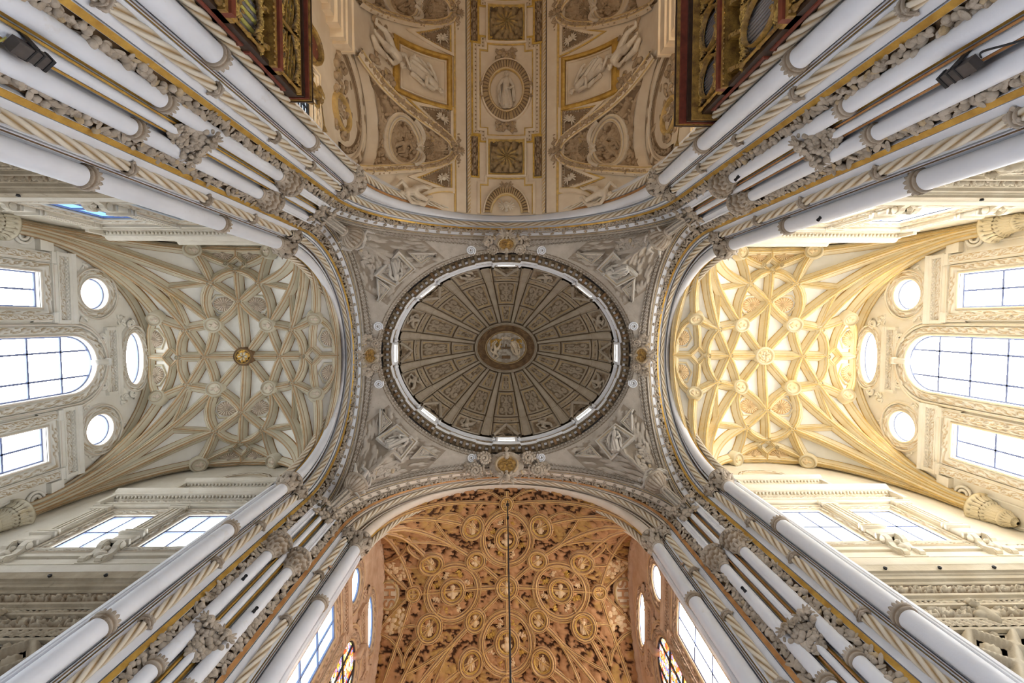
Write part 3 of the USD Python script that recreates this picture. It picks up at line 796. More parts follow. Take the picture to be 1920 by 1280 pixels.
for kind, sgn, lab, gm, wm in ARCHES:
    P = arch_space(kind, sgn)
    root = thing('crossing_arch', 'round ' + lab + ', roped and gilded', 'arch')
    put(root, 'soffit', strip(P, AP, 0, PI, n=90), wm, 30)
    put(root, 'torus_moulding', torus(P, 0.0, 0.05, 0, PI, 0.20), wm)
    put(root, 'twisted_moulding', rope(P, 0.55, 0.04, 0.06, PI - 0.06, 0.14, 1.9, 4, True, 0.07), 'rope_stucco')
    put(root, 'inner_rope_moulding', rope(P, -0.42, -0.16, 0.04, PI - 0.04, 0.14, 1.9, 5, True, 0.08), 'rope_stucco')
    put(root, 'gilt_band', strip(P, [(0.88, 0.02), (0.88, 0.05), (0.99, 0.05), (0.99, 0.02)], 0, PI, n=90), 'copper_leaf' if kind == 'y' and sgn > 0 else 'gold_leaf', 30)
    put(root, 'inner_gilt_band', strip(P, [(-0.26, -0.13), (-0.26, -0.10), (-0.17, -0.06), (-0.16, -0.10)], 0, PI, n=90), gm, 30)
    put(root, 'dark_groove', strip(P, [(0.32, -0.18), (0.32, -0.165), (0.37, -0.165), (0.37, -0.18)], 0, PI, n=90), 'dome_bronze', 30)
    L = length_of(P, 1.15, 0, 0, PI); n = int(L * 24)
    rng = np.random.default_rng(17 + sgn)
    tt = np.linspace(0, PI, n)
    put(root, 'garland_bed', strip(P, [(1.03, -0.15), (1.035, -0.06), (1.26, -0.06), (1.265, -0.15)], 0, PI, n=90), 'dome_bronze', 30)  # dark backing, shade of the garland gaps put into its colour
    put(root, 'fruit_garland', blobs(P, 1.15 + rng.uniform(-0.115, 0.115, n), -0.01 + rng.uniform(-0.02, 0.05, n), tt, 0.062, 13), 'carved_stucco')
    # the outer frieze: flowers scattered on a flat band, then fine mouldings with a row of small leaves
    n = int(L * 1.9)
    for i, t_ in enumerate(np.linspace(0.05, PI - 0.05, n)):
        k = np.arange(6)
        put(root, 'flower', blobs(P, 1.42 + 0.035 * np.cos(k * 1.26) * (k > 0), 0.025 + 0 * k, t_ + 0.035 / 4.5 * np.sin(k * 1.26) * (k > 0), 0.042, 23 + i, 0.5, leaf=0.7), 'carved_stucco')
    for w in (1.30, 1.545):
        put(root, 'frieze_line', strip(P, [(w - .015, 0.0), (w - .012, .03), (w + .012, .03), (w + .015, 0.0)], 0, PI, n=90), 'dome_stucco', 30)
    put(root, 'outer_moulding', strip(P, [(1.58, -0.04, 0), (1.59, 0.03, 0), (1.63, 0.04, .7), (1.65, 0.0, .7), (1.72, 0.0, 0), (1.73, 0.05, 0), (1.79, 0.06, 0), (1.81, 0.01, .6), (1.84, -0.03, 0)], 0, PI, n=90), 'pendentive_stucco')
    tt = np.linspace(0, PI, int(L * 16))[:, None]; S = np.linspace(1.645, 1.72, 4)[None]
    put(root, 'leaf_row', relief(P, S + 0 * tt, 0.005, tt + 0 * S, sample(LEAVES, tt * L / PI * 2.5, (S - 1.645) / 0.075 + 0 * tt), 0.04), 'pendentive_stucco')

# ================================================================ dome: ring cornice, drum, shell
RA, RB = 6.1, 4.85


def ring_space(s, d, t):
    """s: outward offset from the dome's foot, d: unused lift (z), t: angle. Used as P(offset, z, angle)."""
    s, d, t = np.broadcast_arrays(np.asarray(s, float), np.asarray(d, float), np.asarray(t, float))
    return np.stack([(RA + s) * np.cos(t), (RB + s) * np.sin(t), d], -1)


def ring_relief(o0, z0, o1, z1, tile, reps, amp, nt, nk=9, jog=None):
    k = np.linspace(0, 1, nk)[None]; t = np.linspace(0, 2 * PI, nt)[:, None]
    h = amp * sample(tile, t / (2 * PI) * reps + 0 * k, k + 0 * t)
    dn = np.array([-(z1 - z0), (o1 - o0)]); dn /= np.linalg.norm(dn); dn = dn if dn[0] < 0 else -dn
    return sheet(ring_space, o0 + (o1 - o0) * k + dn[0] * h, z0 + (z1 - z0) * k + dn[1] * h, t, carved(h / amp))


JOG = np.array([2 * PI * i / 16 for i in range(16)])


def jog(t):
    """The cornice breaks forward over every second sector and a little at each rib."""
    a = (np.asarray(t) % (PI / 4)) / (PI / 4)
    w = np.where((a < 0.16) | (a > 0.84), -0.10, np.where((a < 0.34) | (a > 0.66), 0.0, -0.05))
    return w


dome = thing('dome', 'oval coffered dome with sixteen ribs over the crossing', 'dome')
put(dome, 'guilloche_ring', ring_relief(0.63, 25.12, 0.58, 25.40, GUILLOCHE, 120, 0.06, 1441, 9), 'pendentive_stucco')
put(dome, 'egg_ring', ring_relief(0.58, 25.40, 0.48, 25.55, EGG, 190, 0.05, 1521, 6), 'pendentive_stucco')
t = np.linspace(0, 2 * PI, 641)[:, None]
prof = np.array([(0.49, 25.52, 0), (0.46, 25.60, 0), (0.44, 25.64, 0), (0.14, 25.66, 0), (0.13, 25.63, 0), (0.11, 25.63, 0), (0.11, 25.80, 0)])
put(dome, 'cornice_soffit', sheet(ring_space, prof[None, :, 0] + jog(t), prof[None, :, 1] + 0 * t, t, prof[None, :, 2] + 0 * t), 'ring_stone', 30)
prof = np.array([(0.11, 25.80), (0.09, 25.82), (0.07, 25.90), (0.03, 25.94), (0.03, 25.99), (0.10, 26.01), (0.30, 26.0)])
put(dome, 'cornice_corona', sheet(ring_space, prof[None, :, 0] + jog(t), prof[None, :, 1] + 0 * t, t), 'pier_stucco', 30)
for i in range(112):
    a = 2 * PI * (i + 0.5) / 112; off = float(jog(a))
    b = box(-0.16, 0.16, -0.075, 0.075, -0.16, 0.02, 0.02)
    nx, ny = math.cos(a) / RA, math.sin(a) / RB
    put(dome, 'modillion', at(b, (RA + 0.30 + off) * math.cos(a), (RB + 0.30 + off) * math.sin(a), 25.64, math.atan2(ny, nx)), 'ring_stone' if i % 4 else 'dome_bronze', False)
    c = box(-0.012, 0.012, -0.10, 0.10, -0.03, 0.03)
    a2 = 2 * PI * i / 112; off = float(jog(a2 + 1e-4))
    put(dome, 'soffit_panel', at(box(-0.06, 0.06, -0.08, 0.08, -0.03, 0.01, 0.01), (RA + 0.28 + off) * math.cos(a2), (RB + 0.28 + off) * math.sin(a2), 25.65, math.atan2(math.sin(a2) / RB, math.cos(a2) / RA)), 'pier_stucco', False)
prof = np.array([(0.12, 26.0), (0.12, 26.08), (0.10, 26.10), (0.10, 26.5), (0.10, 26.74), (0.03, 26.76), (-0.02, 26.82), (-0.04, 26.90), (0.0, 26.93), (0.0, 27.0)])
put(dome, 'drum', sheet(ring_space, prof[None, :, 0] + 0.10 * jog(t) + 0.02, prof[None, :, 1] + 0 * t, t), 'pier_stucco', 30)
put(dome, 'drum_frieze', ring_relief(0.11, 26.2, 0.11, 26.6, RINCEAU, 60, 0.03, 961, 8), 'dome_stucco')

DZ0, DH = 27.0, 5.1


def dome_space(s, d, t):
    """s: height angle from foot to crown, t: bearing, d: inward."""
    s, d, t = np.broadcast_arrays(np.asarray(s, float), np.asarray(d, float), np.asarray(t, float))
    x, y, z = np.cos(s) * np.cos(t), np.cos(s) * np.sin(t), np.sin(s)
    n = np.stack([x / RA, y / RB, z / DH], -1); n /= np.linalg.norm(n, axis=-1, keepdims=True)
    return np.stack([RA * x, RB * y, DZ0 + DH * z], -1) - n * d[..., None]


D2R = PI / 180
s = np.linspace(0, 72 * D2R, 40)[:, None]; t = np.linspace(0, 2 * PI, 161)[None]
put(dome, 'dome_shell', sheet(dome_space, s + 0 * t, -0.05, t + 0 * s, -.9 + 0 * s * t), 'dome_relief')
SEC = PI / 8


def dome_panel(k, s0, s1, half0, half1, tile, amp, mat, reps=(1, 1), swap=False, inner=0.0, gl=0.5):
    """One coffer of the dome: a raised, gilt-lined rim round a carved field. half0, half1: half widths (in angle) at foot and head."""
    L = (s1 - s0) * 5.3; w = (half0 + half1) * 5.4 * math.cos((s0 + s1) / 2)
    n, m = max(14, int(L / 0.045)), max(14, int(w / 0.045))
    u = np.linspace(0, 1, n)[:, None]; v = np.linspace(-1, 1, m)[None]
    e = np.minimum(np.minimum(u, 1 - u) * L, (1 - np.abs(v)) * w / 2) + 0 * u
    field = np.clip((e - 0.16) / 0.04, 0, 1)
    rim = np.clip(1 - np.abs(e - 0.09) / 0.06, 0, 1)
    a, b = (v * 0.5 + 0.5, u) if swap else (u, v * 0.5 + 0.5)
    h = sample(tile, a * reps[0] * 0.999 + 0 * b, (b * reps[1]) % 1.0 + 0 * a) * amp
    D = -0.02 + 0.10 * rim + field * (h - 0.015) + 0.03 * (e < 0.05)
    g = np.where((e > 0.125) & (e < 0.185), gl, carved(h / amp, 0.5, 0.15) * field)
    return sheet(dome_space, s0 + (s1 - s0) * u + 0 * v, D, k * SEC + (half0 + (half1 - half0) * u) * v, g)


rng = np.random.default_rng(5)
for k in range(16):
    win = k % 2 == 0
    hw = SEC / 2
    rib = lambda s: 0.045 + 0.012 * (s < 0.5)
    mk_ = lambda s: hw - 0.052
    put(dome, 'inner_coffer', dome_panel(k, 54.5 * D2R, 69 * D2R, hw - 0.058, hw - 0.075, GROT if k % 3 else LACE2, 0.085, 'dome_relief', (1.5, 1)), 'dome_relief')
    put(dome, 'middle_coffer', dome_panel(k, 30.5 * D2R, 53.5 * D2R, hw - 0.055, hw - 0.06, GROT, 0.10, 'dome_relief', (1.0, 1)), 'dome_relief')
    put(dome, 'guilloche_band', dome_panel(k, 24 * D2R, 29.6 * D2R, hw - 0.055, hw - 0.055, GUILLOCHE, 0.05, 'dome_relief', (6, 1), True, gl=0.3), 'dome_relief')
    if win:
        low = dome_panel(k, 1.5 * D2R, 23 * D2R, hw - 0.055, hw - 0.055, LACE, 0.09, 'dome_relief', (1, 1), True, gl=0.3)
        pn = put(dome, 'lunette_panel', low, 'dome_relief')
        Lh = hw - 0.07
        u = np.linspace(-1, 1, 23)
        arc = np.stack([(1.0 + 19.0 * (1 - np.abs(u) ** 1.4)) * D2R, k * SEC + u * Lh], 1)
        ru = np.linspace(0, 1, 8)[:, None]
        hh = sample(FRUIT, ru * 0.9 + 0 * arc[None, :, 0], 0 * ru + (u * .5 + .5)[None])
        put(pn, 'lunette_web', relief(dome_space, arc[None, :, 0] * (0.35 + 0.65 * ru), 0.07, arc[None, :, 1] + 0 * ru, hh, .06), 'dome_relief')
        put(pn, 'lunette_rib', moulding(dome_space, arc, np.array([(-0.016, 0.06), (-0.016, 0.16), (0, 0.19), (0.016, 0.16), (0.016, 0.06)]), False, 0.02), 'dome_stucco')
    else:
        pn = put(dome, 'figure_panel', dome_panel(k, 1.5 * D2R, 23 * D2R, hw - 0.055, hw - 0.055, LACE2 * 0.35, 0.05, 'dome_stucco', (1, 1), gl=0.3), 'dome_stucco')
        put(pn, 'figure_relief', on(dome_space, (NUDE_A, NUDE_B)[k // 2 % 2], 12.5 * D2R, 0.0, k * SEC, 1.5, 1.25 if k // 2 % 2 else -1.2, 0.8), 'dome_stucco')
    # rib between this sector and the next: a broad lower board, a narrower upper one, gilt edges and a bead row
    tr = (k + 0.5) * SEC
    for s0, s1, w0, w1, nm in ((0.5, 27.5, 0.052, 0.047, 'rib'), (28.0, 69.5, 0.042, 0.042, 'upper_rib')):
        u = np.linspace(s0, s1, 24)[:, None] * D2R
        c = np.array([(-1, -0.04, -.9), (-1, 0.10, -.3), (-0.86, 0.12, .2), (-0.72, 0.12, 0), (-0.69, 0.09, -.5), (-0.64, 0.08, 0), (0.64, 0.08, 0), (0.69, 0.09, -.5), (0.72, 0.12, 0), (0.86, 0.12, .2), (1, 0.10, -.3), (1, -0.04, -.9)])
        w = w0 + (w1 - w0) * (u - u[0]) / (u[-1] - u[0])
        put(dome, nm, sheet(dome_space, u + 0 * c[None, :, 0], c[None, :, 1] * (1.1 if nm == 'rib' else 0.8), tr + w * c[None, :, 0], c[None, :, 2] + 0 * u), 'pier_stucco' if False else 'dome_stucco')
# crown medallion
sm = 70.0 * D2R
a_, b_ = RA * math.cos(sm), RB * math.cos(sm); zc = DZ0 + DH * math.sin(sm)


def med_space(s, d, t):
    s, d, t = np.broadcast_arrays(np.asarray(s, float), np.asarray(d, float), np.asarray(t, float))
    return np.stack([s, t, zc - d], -1)


med = sub(dome, 'crown_medallion', 'round painted relief at the top of the dome with gilded angels')
ring = lambda r, a: 0.0 * a + np.interp(r, [0, .60, .62, .66, .69, .71, .86, .88, .93, .97, 1.0], [.0, .0, .10, .12, .10, .02, .02, .12, .16, .12, -0.05])
tile_r = lambda r, a: ring(r, a) + 0.08 * sample(LACE, a / (2 * PI) * 8 + 0 * r, np.clip((r - .71) / .15, 0, 1) + 0 * a) * ((r > .71) & (r < .86))
put(med, 'bronze_wreath', disc(med_space, 0, 0, a_ * 1.0, b_ * 1.0, tile_r, 0, 60, 241, lambda r, a: 0.5 * ((r > .60) & (r < .63)) + 0.0 * a), 'dome_bronze')
put(med, 'outer_rim', moulding(med_space, ellipse(0, 0, a_ * .95, b_ * .95, 90), np.array([(-.10, -.02), (-.09, .12), (-.04, .17), (.0, .14), (.05, .20), (.09, .14), (.11, -.05)]), True, 0.5), 'dome_stucco')
put(med, 'inner_rim', moulding(med_space, ellipse(0, 0, a_ * .65, b_ * .65, 70), bead(.10, .14, 0.3), True, 0.5), 'dome_stucco')
put(med, 'field', disc(med_space, 0, 0, a_ * .64, b_ * .64, lambda r, a: 0.03 + 0.03 * sample(FRUIT, r * np.cos(a), 0.5 + 0.5 * r * np.sin(a)), 0, 26, 60, lambda r, a: carved(sample(FRUIT, r * np.cos(a), 0.5 + 0.5 * r * np.sin(a)), k=.5)), 'pendentive_stucco')
for s_, sx in ((NUDE_A, -1), (ROBED_B, 1)):
    put(med, 'angel', on(med_space, s_, 0.66 * sx, 0.06, 0.12, 1.15, 0.35 * sx), 'figure_stucco')
    o = np.array([0.78 * sx, -0.25, zc - 0.1])
    rr = np.random.default_rng(13 + sx)
    put(med, 'gilt_wing', blobs(med_space, sx * (0.72 + rr.uniform(-.38, .30, 60)), 0.05 + rr.uniform(0, .06, 60), -0.22 + rr.uniform(-.30, .28, 60), 0.055, 4), 'gold_leaf')
put(med, 'cherub_head', on(med_space, CHERUB, -0.14, 0.06, -0.62, 0.42, PI), 'figure_stucco')
put(med, 'cherub_head', on(med_space, CHERUB, 0.16, 0.06, -0.62, 0.42, PI), 'figure_stucco')
put(med, 'holy_bird', join([blob(np.array([0, -.05, zc - .12]), np.array([.06, .13, .06])), blob(np.array([-.17, .02, zc - .12]), np.array([.15, .05, .03])), blob(np.array([.17, .02, zc - .12]), np.array([.15, .05, .03])), blob(np.array([0, -.2, zc - .13]), np.array([.045, .05, .05]))]), 'dome_bronze')
put(med, 'altar_block', box(-.28, .28, .52, .72, zc - .16, zc - .02, .02), 'dome_bronze', False)

# small lit windows in the drum
for k in range(0, 16, 2):
    a = k * SEC
    c_, s_ = math.cos(a), math.sin(a)
    rot = math.atan2(s_ / RB, c_ / RA)
    w = new_window('small daylit dome window ' + {0: 'toward the sunlit arm', 2: 'between sunlit arm and chancel', 4: 'above the chancel arch', 6: 'between chancel and grey arm', 8: 'toward the grey arm', 10: 'between grey arm and choir', 12: 'above the choir arch', 14: 'between choir and sunlit arm'}[k])
    px, py = (RA - 0.0) * c_, (RB - 0.0) * s_
    put(w, 'pane', at(box(0.055, 0.07, -0.48, 0.48, 26.16, 26.9), px, py, 0, rot), 'pane_dome', False)
    put(w, 'window_frame', join([at(x, px, py, 0, rot) for x in (box(-.09, .10, -.60, -.46, 26.05, 27.0, .02), box(-.09, .10, .46, .60, 26.05, 27.0, .02), box(-.08, .10, -.62, .62, 26.02, 26.16, .02), box(-.08, .10, -.55, .55, 26.88, 27.0, .02))]), 'pier_stucco', False)
    put(w, 'side_scroll', at(join([blob(np.array([-.10, q * .72, 26.3 + .18 * i]), np.array([.08, .10 - .02 * i, .11])) for q in (-1, 1) for i in range(3)]), px, py, 0, rot), 'pier_stucco')

# ================================================================ pendentives
CX, CY = [float(v) for v in chord(MID + 0.02, -0.04)]
ZK = float(CROWN(MID + 0.02)) + 0.03


def pend_space(sx, sy):
    def P(s, d, t):
        """s: 0 at the arches, 1 at the ring; t: 0 at the transept arch's crown, 1 at the nave arch's crown."""
        s, d, t = np.broadcast_arrays(np.asarray(s, float), np.asarray(d, float), np.asarray(t, float))
        lam = np.clip(t * 2, 0, 1); mu = np.clip(2 - 2 * t, 0, 1)
        f = lambda q: SPRING + (ZK - SPRING) * np.sqrt(np.clip(1 - q * q, 0, 1))
        A = np.stack([np.full(t.shape, CX), CY * lam, f(lam)], -1); B = np.stack([CX * mu, np.full(t.shape, CY), f(mu)], -1)
        Lo = np.where((t <= 0.5)[..., None], A, B)
        a = t * PI / 2
        R = np.stack([(RA + 0.63) * np.cos(a), (RB + 0.63) * np.sin(a), np.full(t.shape, 25.14)], -1)
        X = Lo + (R - Lo) * s[..., None]
        hor = np.stack([np.cos(a) / 1.25, np.sin(a), 0.55 + 0 * a], -1); hor /= np.linalg.norm(hor, axis=-1, keepdims=True)
        gap = np.linalg.norm(R - Lo, axis=-1)
        X = X + hor * (0.10 * gap * s * (1 - s))[..., None] - hor * d[..., None]
        return X * np.array([sx, sy, 1.0])
    return P


def quad_uv(c, u, v):
    """Bilinear point in a four-cornered patch (corners in order)."""
    c = np.asarray(c, float)
    return ((1 - u) * (1 - v))[..., None] * c[0] + (u * (1 - v))[..., None] * c[1] + (u * v)[..., None] * c[2] + ((1 - u) * v)[..., None] * c[3]


def gap_at(t):
    lam = np.where(t <= 0.5, np.clip(t * 2, 0, 1), np.clip(2 - 2 * t, 0, 1))
    x = np.where(t <= 0.5, CX, CX * lam); y = np.where(t <= 0.5, CY * lam, CY)
    z = SPRING + (ZK - SPRING) * np.sqrt(np.clip(1 - lam * lam, 0, 1))
    a = t * PI / 2
    return np.sqrt((x - (RA + .63) * np.cos(a)) ** 2 + (y - (RB + .63) * np.sin(a)) ** 2 + (z - 25.14) ** 2)


PLAB = {(-1, -1): 'next to the choir and the grey vault', (1, -1): 'next to the choir and the sunlit vault', (-1, 1): 'next to the chancel and the grey vault', (1, 1): 'next to the chancel and the sunlit vault'}
DIAM = [(0.20, 0.50), (0.60, 0.365), (0.985, 0.50), (0.60, 0.635)]
for (sx, sy), lab in PLAB.items():
    P = pend_space(sx, sy)
    root = thing('pendentive', 'carved corner field under the dome ' + lab, 'pendentive')
    t = np.linspace(0, 1, 81)[None]; s = np.linspace(0, 1, 24)[:, None]
    put(root, 'field', sheet(P, s + 0 * t, 0.0, t + 0 * s), 'pendentive_stucco')
    tt = np.linspace(0, 1, 521); g = gap_at(tt)
    arc = np.concatenate([[0], np.cumsum(np.linalg.norm(np.diff(P(0 * tt, 0 * tt, tt), axis=0), axis=1))])
    for w0, w1, tile, amp, rep, nm in ((0.06, 0.40, GUILLOCHE, 0.07, 2.4, 'guilloche_border'), (0.44, 0.56, EGG, 0.05, 5.0, 'egg_border')):
        k = np.linspace(0, 1, 8)[None]
        S = np.minimum((w0 + (w1 - w0) * k) / np.maximum(g, 0.62)[:, None], 0.98)
        put(root, nm, relief(P, S, 0.02, tt[:, None] + 0 * k, sample(tile, arc[:, None] * rep + 0 * k, k + 0 * arc[:, None]), amp), 'pendentive_stucco')
    rg = {(-1, -1): 1, (1, -1): 2, (-1, 1): 3, (1, 1): 4}[(sx, sy)]
    t2 = np.linspace(0.30, 0.70, 64)[None]; s2 = np.linspace(0.10, 0.93, 60)[:, None]
    fade = np.clip((0.20 - np.abs(t2 - 0.5)) / 0.04, 0, 1) * np.clip((s2 - .12) / .1, 0, 1)
    hh = sample(np.roll(LACE2, 13 * rg, 0), t2 * 5 + 0 * s2, (s2 * 1.4) % 1.0 + 0 * t2) * fade
    put(root, 'leafy_ground', relief(P, s2 + 0 * t2, 0.015, t2 + 0 * s2, hh, 0.10, k=.6), 'pendentive_stucco')

    def plate(corners, lift):
        """A flat panel hung in front of the curved field: its plane as a space, and its outline there."""
        c = np.array(corners) * np.array([sx, sy, 1.0]); o = c.mean(0)
        n = np.linalg.svd(c - o)[2][2] if len(c) > 3 else np.cross(c[1] - c[0], c[2] - c[0])
        n /= np.linalg.norm(n); n = n if n @ (np.array([0, 0, 20.0]) - o) > 0 else -n
        ey = np.array([0, 0, 1.0]) - n * n[2]; ey /= np.linalg.norm(ey); ex = np.cross(ey, n)
        return (lambda s, d, t: (lambda S, D, T: o + S[..., None] * ex + (D[..., None] + lift) * n + T[..., None] * ey)(*np.broadcast_arrays(np.asarray(s, float), np.asarray(d, float), np.asarray(t, float)))), np.stack([(c - o) @ ex, (c - o) @ ey], 1)

    def ccw(q):
        return q if np.cross(q[1] - q[0], q[2] - q[1]) > 0 else q[::-1]
    PQ, q4 = plate([(5.22, 5.17, 23.75), (4.63, 4.47, 24.72), (5.65, 3.58, 24.75), (6.44, 4.05, 23.92)], .06)
    q4 = ccw(q4)
    fr = sub(root, 'square_frame')
    FRP = np.array([(-.02, -.12, 0), (-.02, .13, 0), (.05, .16, 0), (.08, .10, .4), (.13, .10, 0), (.17, .14, 0), (.22, .06, 0), (.24, .0, 0)])
    put(fr, 'frame', moulding(PQ, q4, FRP, True, .5), 'frame_grey')
    u, v = np.meshgrid(np.linspace(0.08, 0.92, 40), np.linspace(0.08, 0.92, 40), indexing='ij')
    q = quad_uv(q4, u, v)
    put(fr, 'relief_field', relief(PQ, q[..., 0], 0.0, q[..., 1], sample(np.roll(LACE2, 17 * rg, 0), u, v) * .8, .07, k=.5), 'pendentive_stucco')
    put(fr, 'evangelist_relief', on(PQ, (ROBED_A, ROBED_B)[rg % 2], .05, .05, 0, 1.35, 0.6 * (-1) ** rg * sx, 1.2), 'frame_grey')
    put(fr, 'winged_beast', blobs(PQ, np.array([-.30, -.25, -.12, -.34, -.2]) * (-1) ** rg, .06 + 0 * np.arange(5), np.array([-.25, -.12, -.3, -.05, .1]), .14, 4, .6), 'pendentive_stucco')
    for c3 in ([(6.35, 3.88, 24.1), (5.88, 3.45, 24.69), (6.48, 2.75, 24.77)], [(4.82, 5.13, 24.1), (4.35, 4.66, 24.72), (3.55, 5.22, 24.76)]):
        PT, q3 = plate(c3, .03)
        q3 = ccw(q3)
        tri = sub(root, 'triangle_panel')
        put(tri, 'frame', moulding(PT, q3, FRP * np.array([.6, .8, 1]), True, .5), 'frame_grey')
        rr = np.random.default_rng(rg)
        c = q3.mean(0); bary = rr.dirichlet([2, 2, 2], 26) @ q3; bary = c + (bary - c) * .62
        put(tri, 'leaf_relief', blobs(PT, bary[:, 0], .02 + 0 * bary[:, 0], bary[:, 1], .075, 6), 'pendentive_stucco')
        put(tri, 'field', moulding(PT, q3, np.array([(.10, .015, -.5), (.26, .015, -.5)]), True, .5), 'pendentive_stucco')
    for q in (0.165, 0.835):
        a = np.linspace(0, 2.4 * 2 * PI, 60); r_ = 0.24 * (1 - a / a[-1] * 0.85)
        o, es, et, n = frame(P, 0.86, 0.05, q)
        pts = o + (r_ * np.cos(a))[:, None] * es + (r_ * np.sin(a))[:, None] * et
        ring_ = np.arange(6) * PI / 3
        V = pts[:, None] + 0.04 * (np.cos(ring_)[None, :, None] * n + np.sin(ring_)[None, :, None] * ((pts - o) / np.linalg.norm(pts - o, axis=1, keepdims=True))[:, None])
        put(root, 'scroll', (V.reshape(-1, 3), grid_faces(60, 6, True)), 'pier_stucco')
    put(root, 'angel_figure', on(P, NUDE_A if sx * sy > 0 else NUDE_B, 0.33, 0.08, 0.5, 1.45, 0.7 * sx * sy, 1.2), 'frame_grey')
    rr = np.random.default_rng(rg + 50)
    put(root, 'angel_wing', blobs(P, 0.36 + rr.uniform(-.09, .07, 44), .05 + 0 * np.arange(44), 0.5 - 0.04 * sx * sy + rr.uniform(-.045, .045, 44), 0.12, 8, leaf=0.95), 'pendentive_stucco')

# ================================================================ cartouches on the arch crowns
for kind, sgn, lab, k, hd in (('x', -1, 'toward the grey vault', 1.0, 0), ('x', 1, 'toward the sunlit vault', 1.0, 0), ('y', -1, 'above the choir arch', 1.1, 0), ('y', 1, 'with volutes above the ochre chancel arch', 1.45, 1)):
    base = np.array([sgn * 7.0, 0, 24.95]) if kind == 'x' else np.array([0, sgn * 5.72, 24.95])
    outw = np.array([sgn, 0, 0.0]) if kind == 'x' else np.array([0, sgn, 0.0])
    n = -outw * 0.45 + np.array([0, 0, -0.89]); n /= np.linalg.norm(n)
    ey = np.cross(n, np.cross(-outw, n)); ey /= np.linalg.norm(ey); ex = np.cross(ey, n)
    PL = lambda s, d, t, base=base, ex=ex, ey=ey, n=n, k=k: base + k * (np.asarray(s, float)[..., None] * ex + np.asarray(t, float)[..., None] * ey + np.asarray(d, float)[..., None] * n)
    root = thing('cartouche', 'carved scroll cartouche with gilded oval ' + lab, 'cartouche')
    PLb = lambda s, d, t, PL=PL: PL(*np.broadcast_arrays(s, d, t))
    put(root, 'oval_field', disc(PLb, 0, 0, .34, .26, lambda r, a: .14 + .05 * sample(LACE2, r * np.cos(a) * .5, .5 + .5 * r * np.sin(a)), 0, 16, 40), 'organ_gilt')
    put(root, 'oval_rim', moulding(PLb, ellipse(0, 0, .38, .30, 30), bead(.13, .24, .2), True, .5), 'carved_stucco')
    put(root, 'backing', disc(PLb, 0, 0, .62, .48, lambda r, a: .10 * (1 + .15 * np.cos(6 * a)) * np.sqrt(np.clip(1.05 - r * r, 0, 1)), 0, 8, 48), 'carved_stucco')
    for q in (-1, 1):
        a = np.linspace(0, 4.2 * PI, 60); r_ = .24 * (1 - a / a[-1] * .85)
        for yy in ((.22, -.20) if hd else (.26,)):
            ctr = np.array([q * (.62 if hd == 0 else (.78 if yy > 0 else 1.1)), yy])
            tube = [blob(PL(np.float64(ctr[0] + q * r_[i] * math.cos(a[i])), np.float64(.12), np.float64(ctr[1] + r_[i] * math.sin(a[i]))), np.array([.055 * k] * 3)) for i in range(0, 60, 2)]
            put(root, 'volute', join(tube), 'carved_stucco')
        rr = np.random.default_rng(9)
        put(root, 'leaf_spray', blobs(PLb, q * (.55 + rr.uniform(0, .45 + .5 * hd, 26)), .06 + 0 * np.arange(26), -.05 + rr.uniform(-.28, .22, 26), .085, 4, leaf=.85), 'carved_stucco')
    put(root, 'cherub_head', on(PLb, CHERUB, 0, .18, -.46 if not hd else -.42, .78 * k, PI), 'carved_stucco')
    put(root, 'crest', on(PLb, BUST, 0, .15, .42, .42 * k, 0.0), 'carved_stucco')


# ================================================================ star vaults of the two transept arms
def groin(u, v, zs, r, p=8.0):
    return zs + r * ((1 - np.clip(u * u, 0, 1)) ** (p / 2) + (1 - np.clip(v * v, 0, 1)) ** (p / 2) + 1e-9) ** (1 / p)


def inward(Z, x, y, z):
    """Downward unit normal of a height field Z(x, y)."""
    e = 0.03
    g = np.stack([(Z(x + e, y) - Z(x - e, y)) / (2 * e), (Z(x, y + e) - Z(x, y - e)) / (2 * e), -np.ones_like(z)], -1)
    g[..., :2] = np.clip(g[..., :2], -2.5, 2.5)
    return g / np.linalg.norm(g, axis=-1, keepdims=True)


def star_space(sx):
    def Z(x, y):
        u, v = (x - 13.1) / 4.4, y / 5.25
        return groin(u, v, 18.55 - 0.95 * u, 5.64 + 0.4 * u + 0.56 * u * u)

    def P(s, d, t):
        s, d, t = np.broadcast_arrays(np.asarray(s, float), np.asarray(d, float), np.asarray(t, float))
        x, y = 13.1 + 4.4 * s, 5.25 * t
        z = Z(x, y)
        return (np.stack([x, y, z], -1) + inward(Z, x, y, z) * d[..., None]) * np.array([sx, 1, 1.0])
    return P


def curve(*p, n=None):
    """Straight line (two points) or quadratic arc (three) in plan."""
    p = np.asarray(p, float)
    L = np.linalg.norm(np.diff(p, axis=0), axis=1).sum()
    u = np.linspace(0, 1, n or max(5, int(L * 16)))[:, None]
    return p[0] + (p[1] - p[0]) * u if len(p) == 2 else (1 - u) ** 2 * p[0] + 2 * u * (1 - u) * p[1] + u * u * p[2]


def rib_mesh(P, path, prof):
    """A vault rib under a path of (s, t): prof (across, depth, gilt) in metres."""
    path = np.asarray(path); pr, gaps = crease(prof, 25.0)
    o, es, et, n = frames(P, path[:, 0], 0 * path[:, 0], path[:, 1])
    tan = np.gradient(o, axis=0); tan /= np.linalg.norm(tan, axis=1, keepdims=True)
    n = n - tan * (n * tan).sum(1, keepdims=True); n /= np.linalg.norm(n, axis=1, keepdims=True)
    side = np.cross(n, tan)
    V = o[:, None] + side[:, None] * pr[None, :, :1] + n[:, None] * pr[None, :, 1:2]
    return V.reshape(-1, 3), swept_faces(len(path), len(pr), gaps), np.tile(pr[:, 2], len(path))


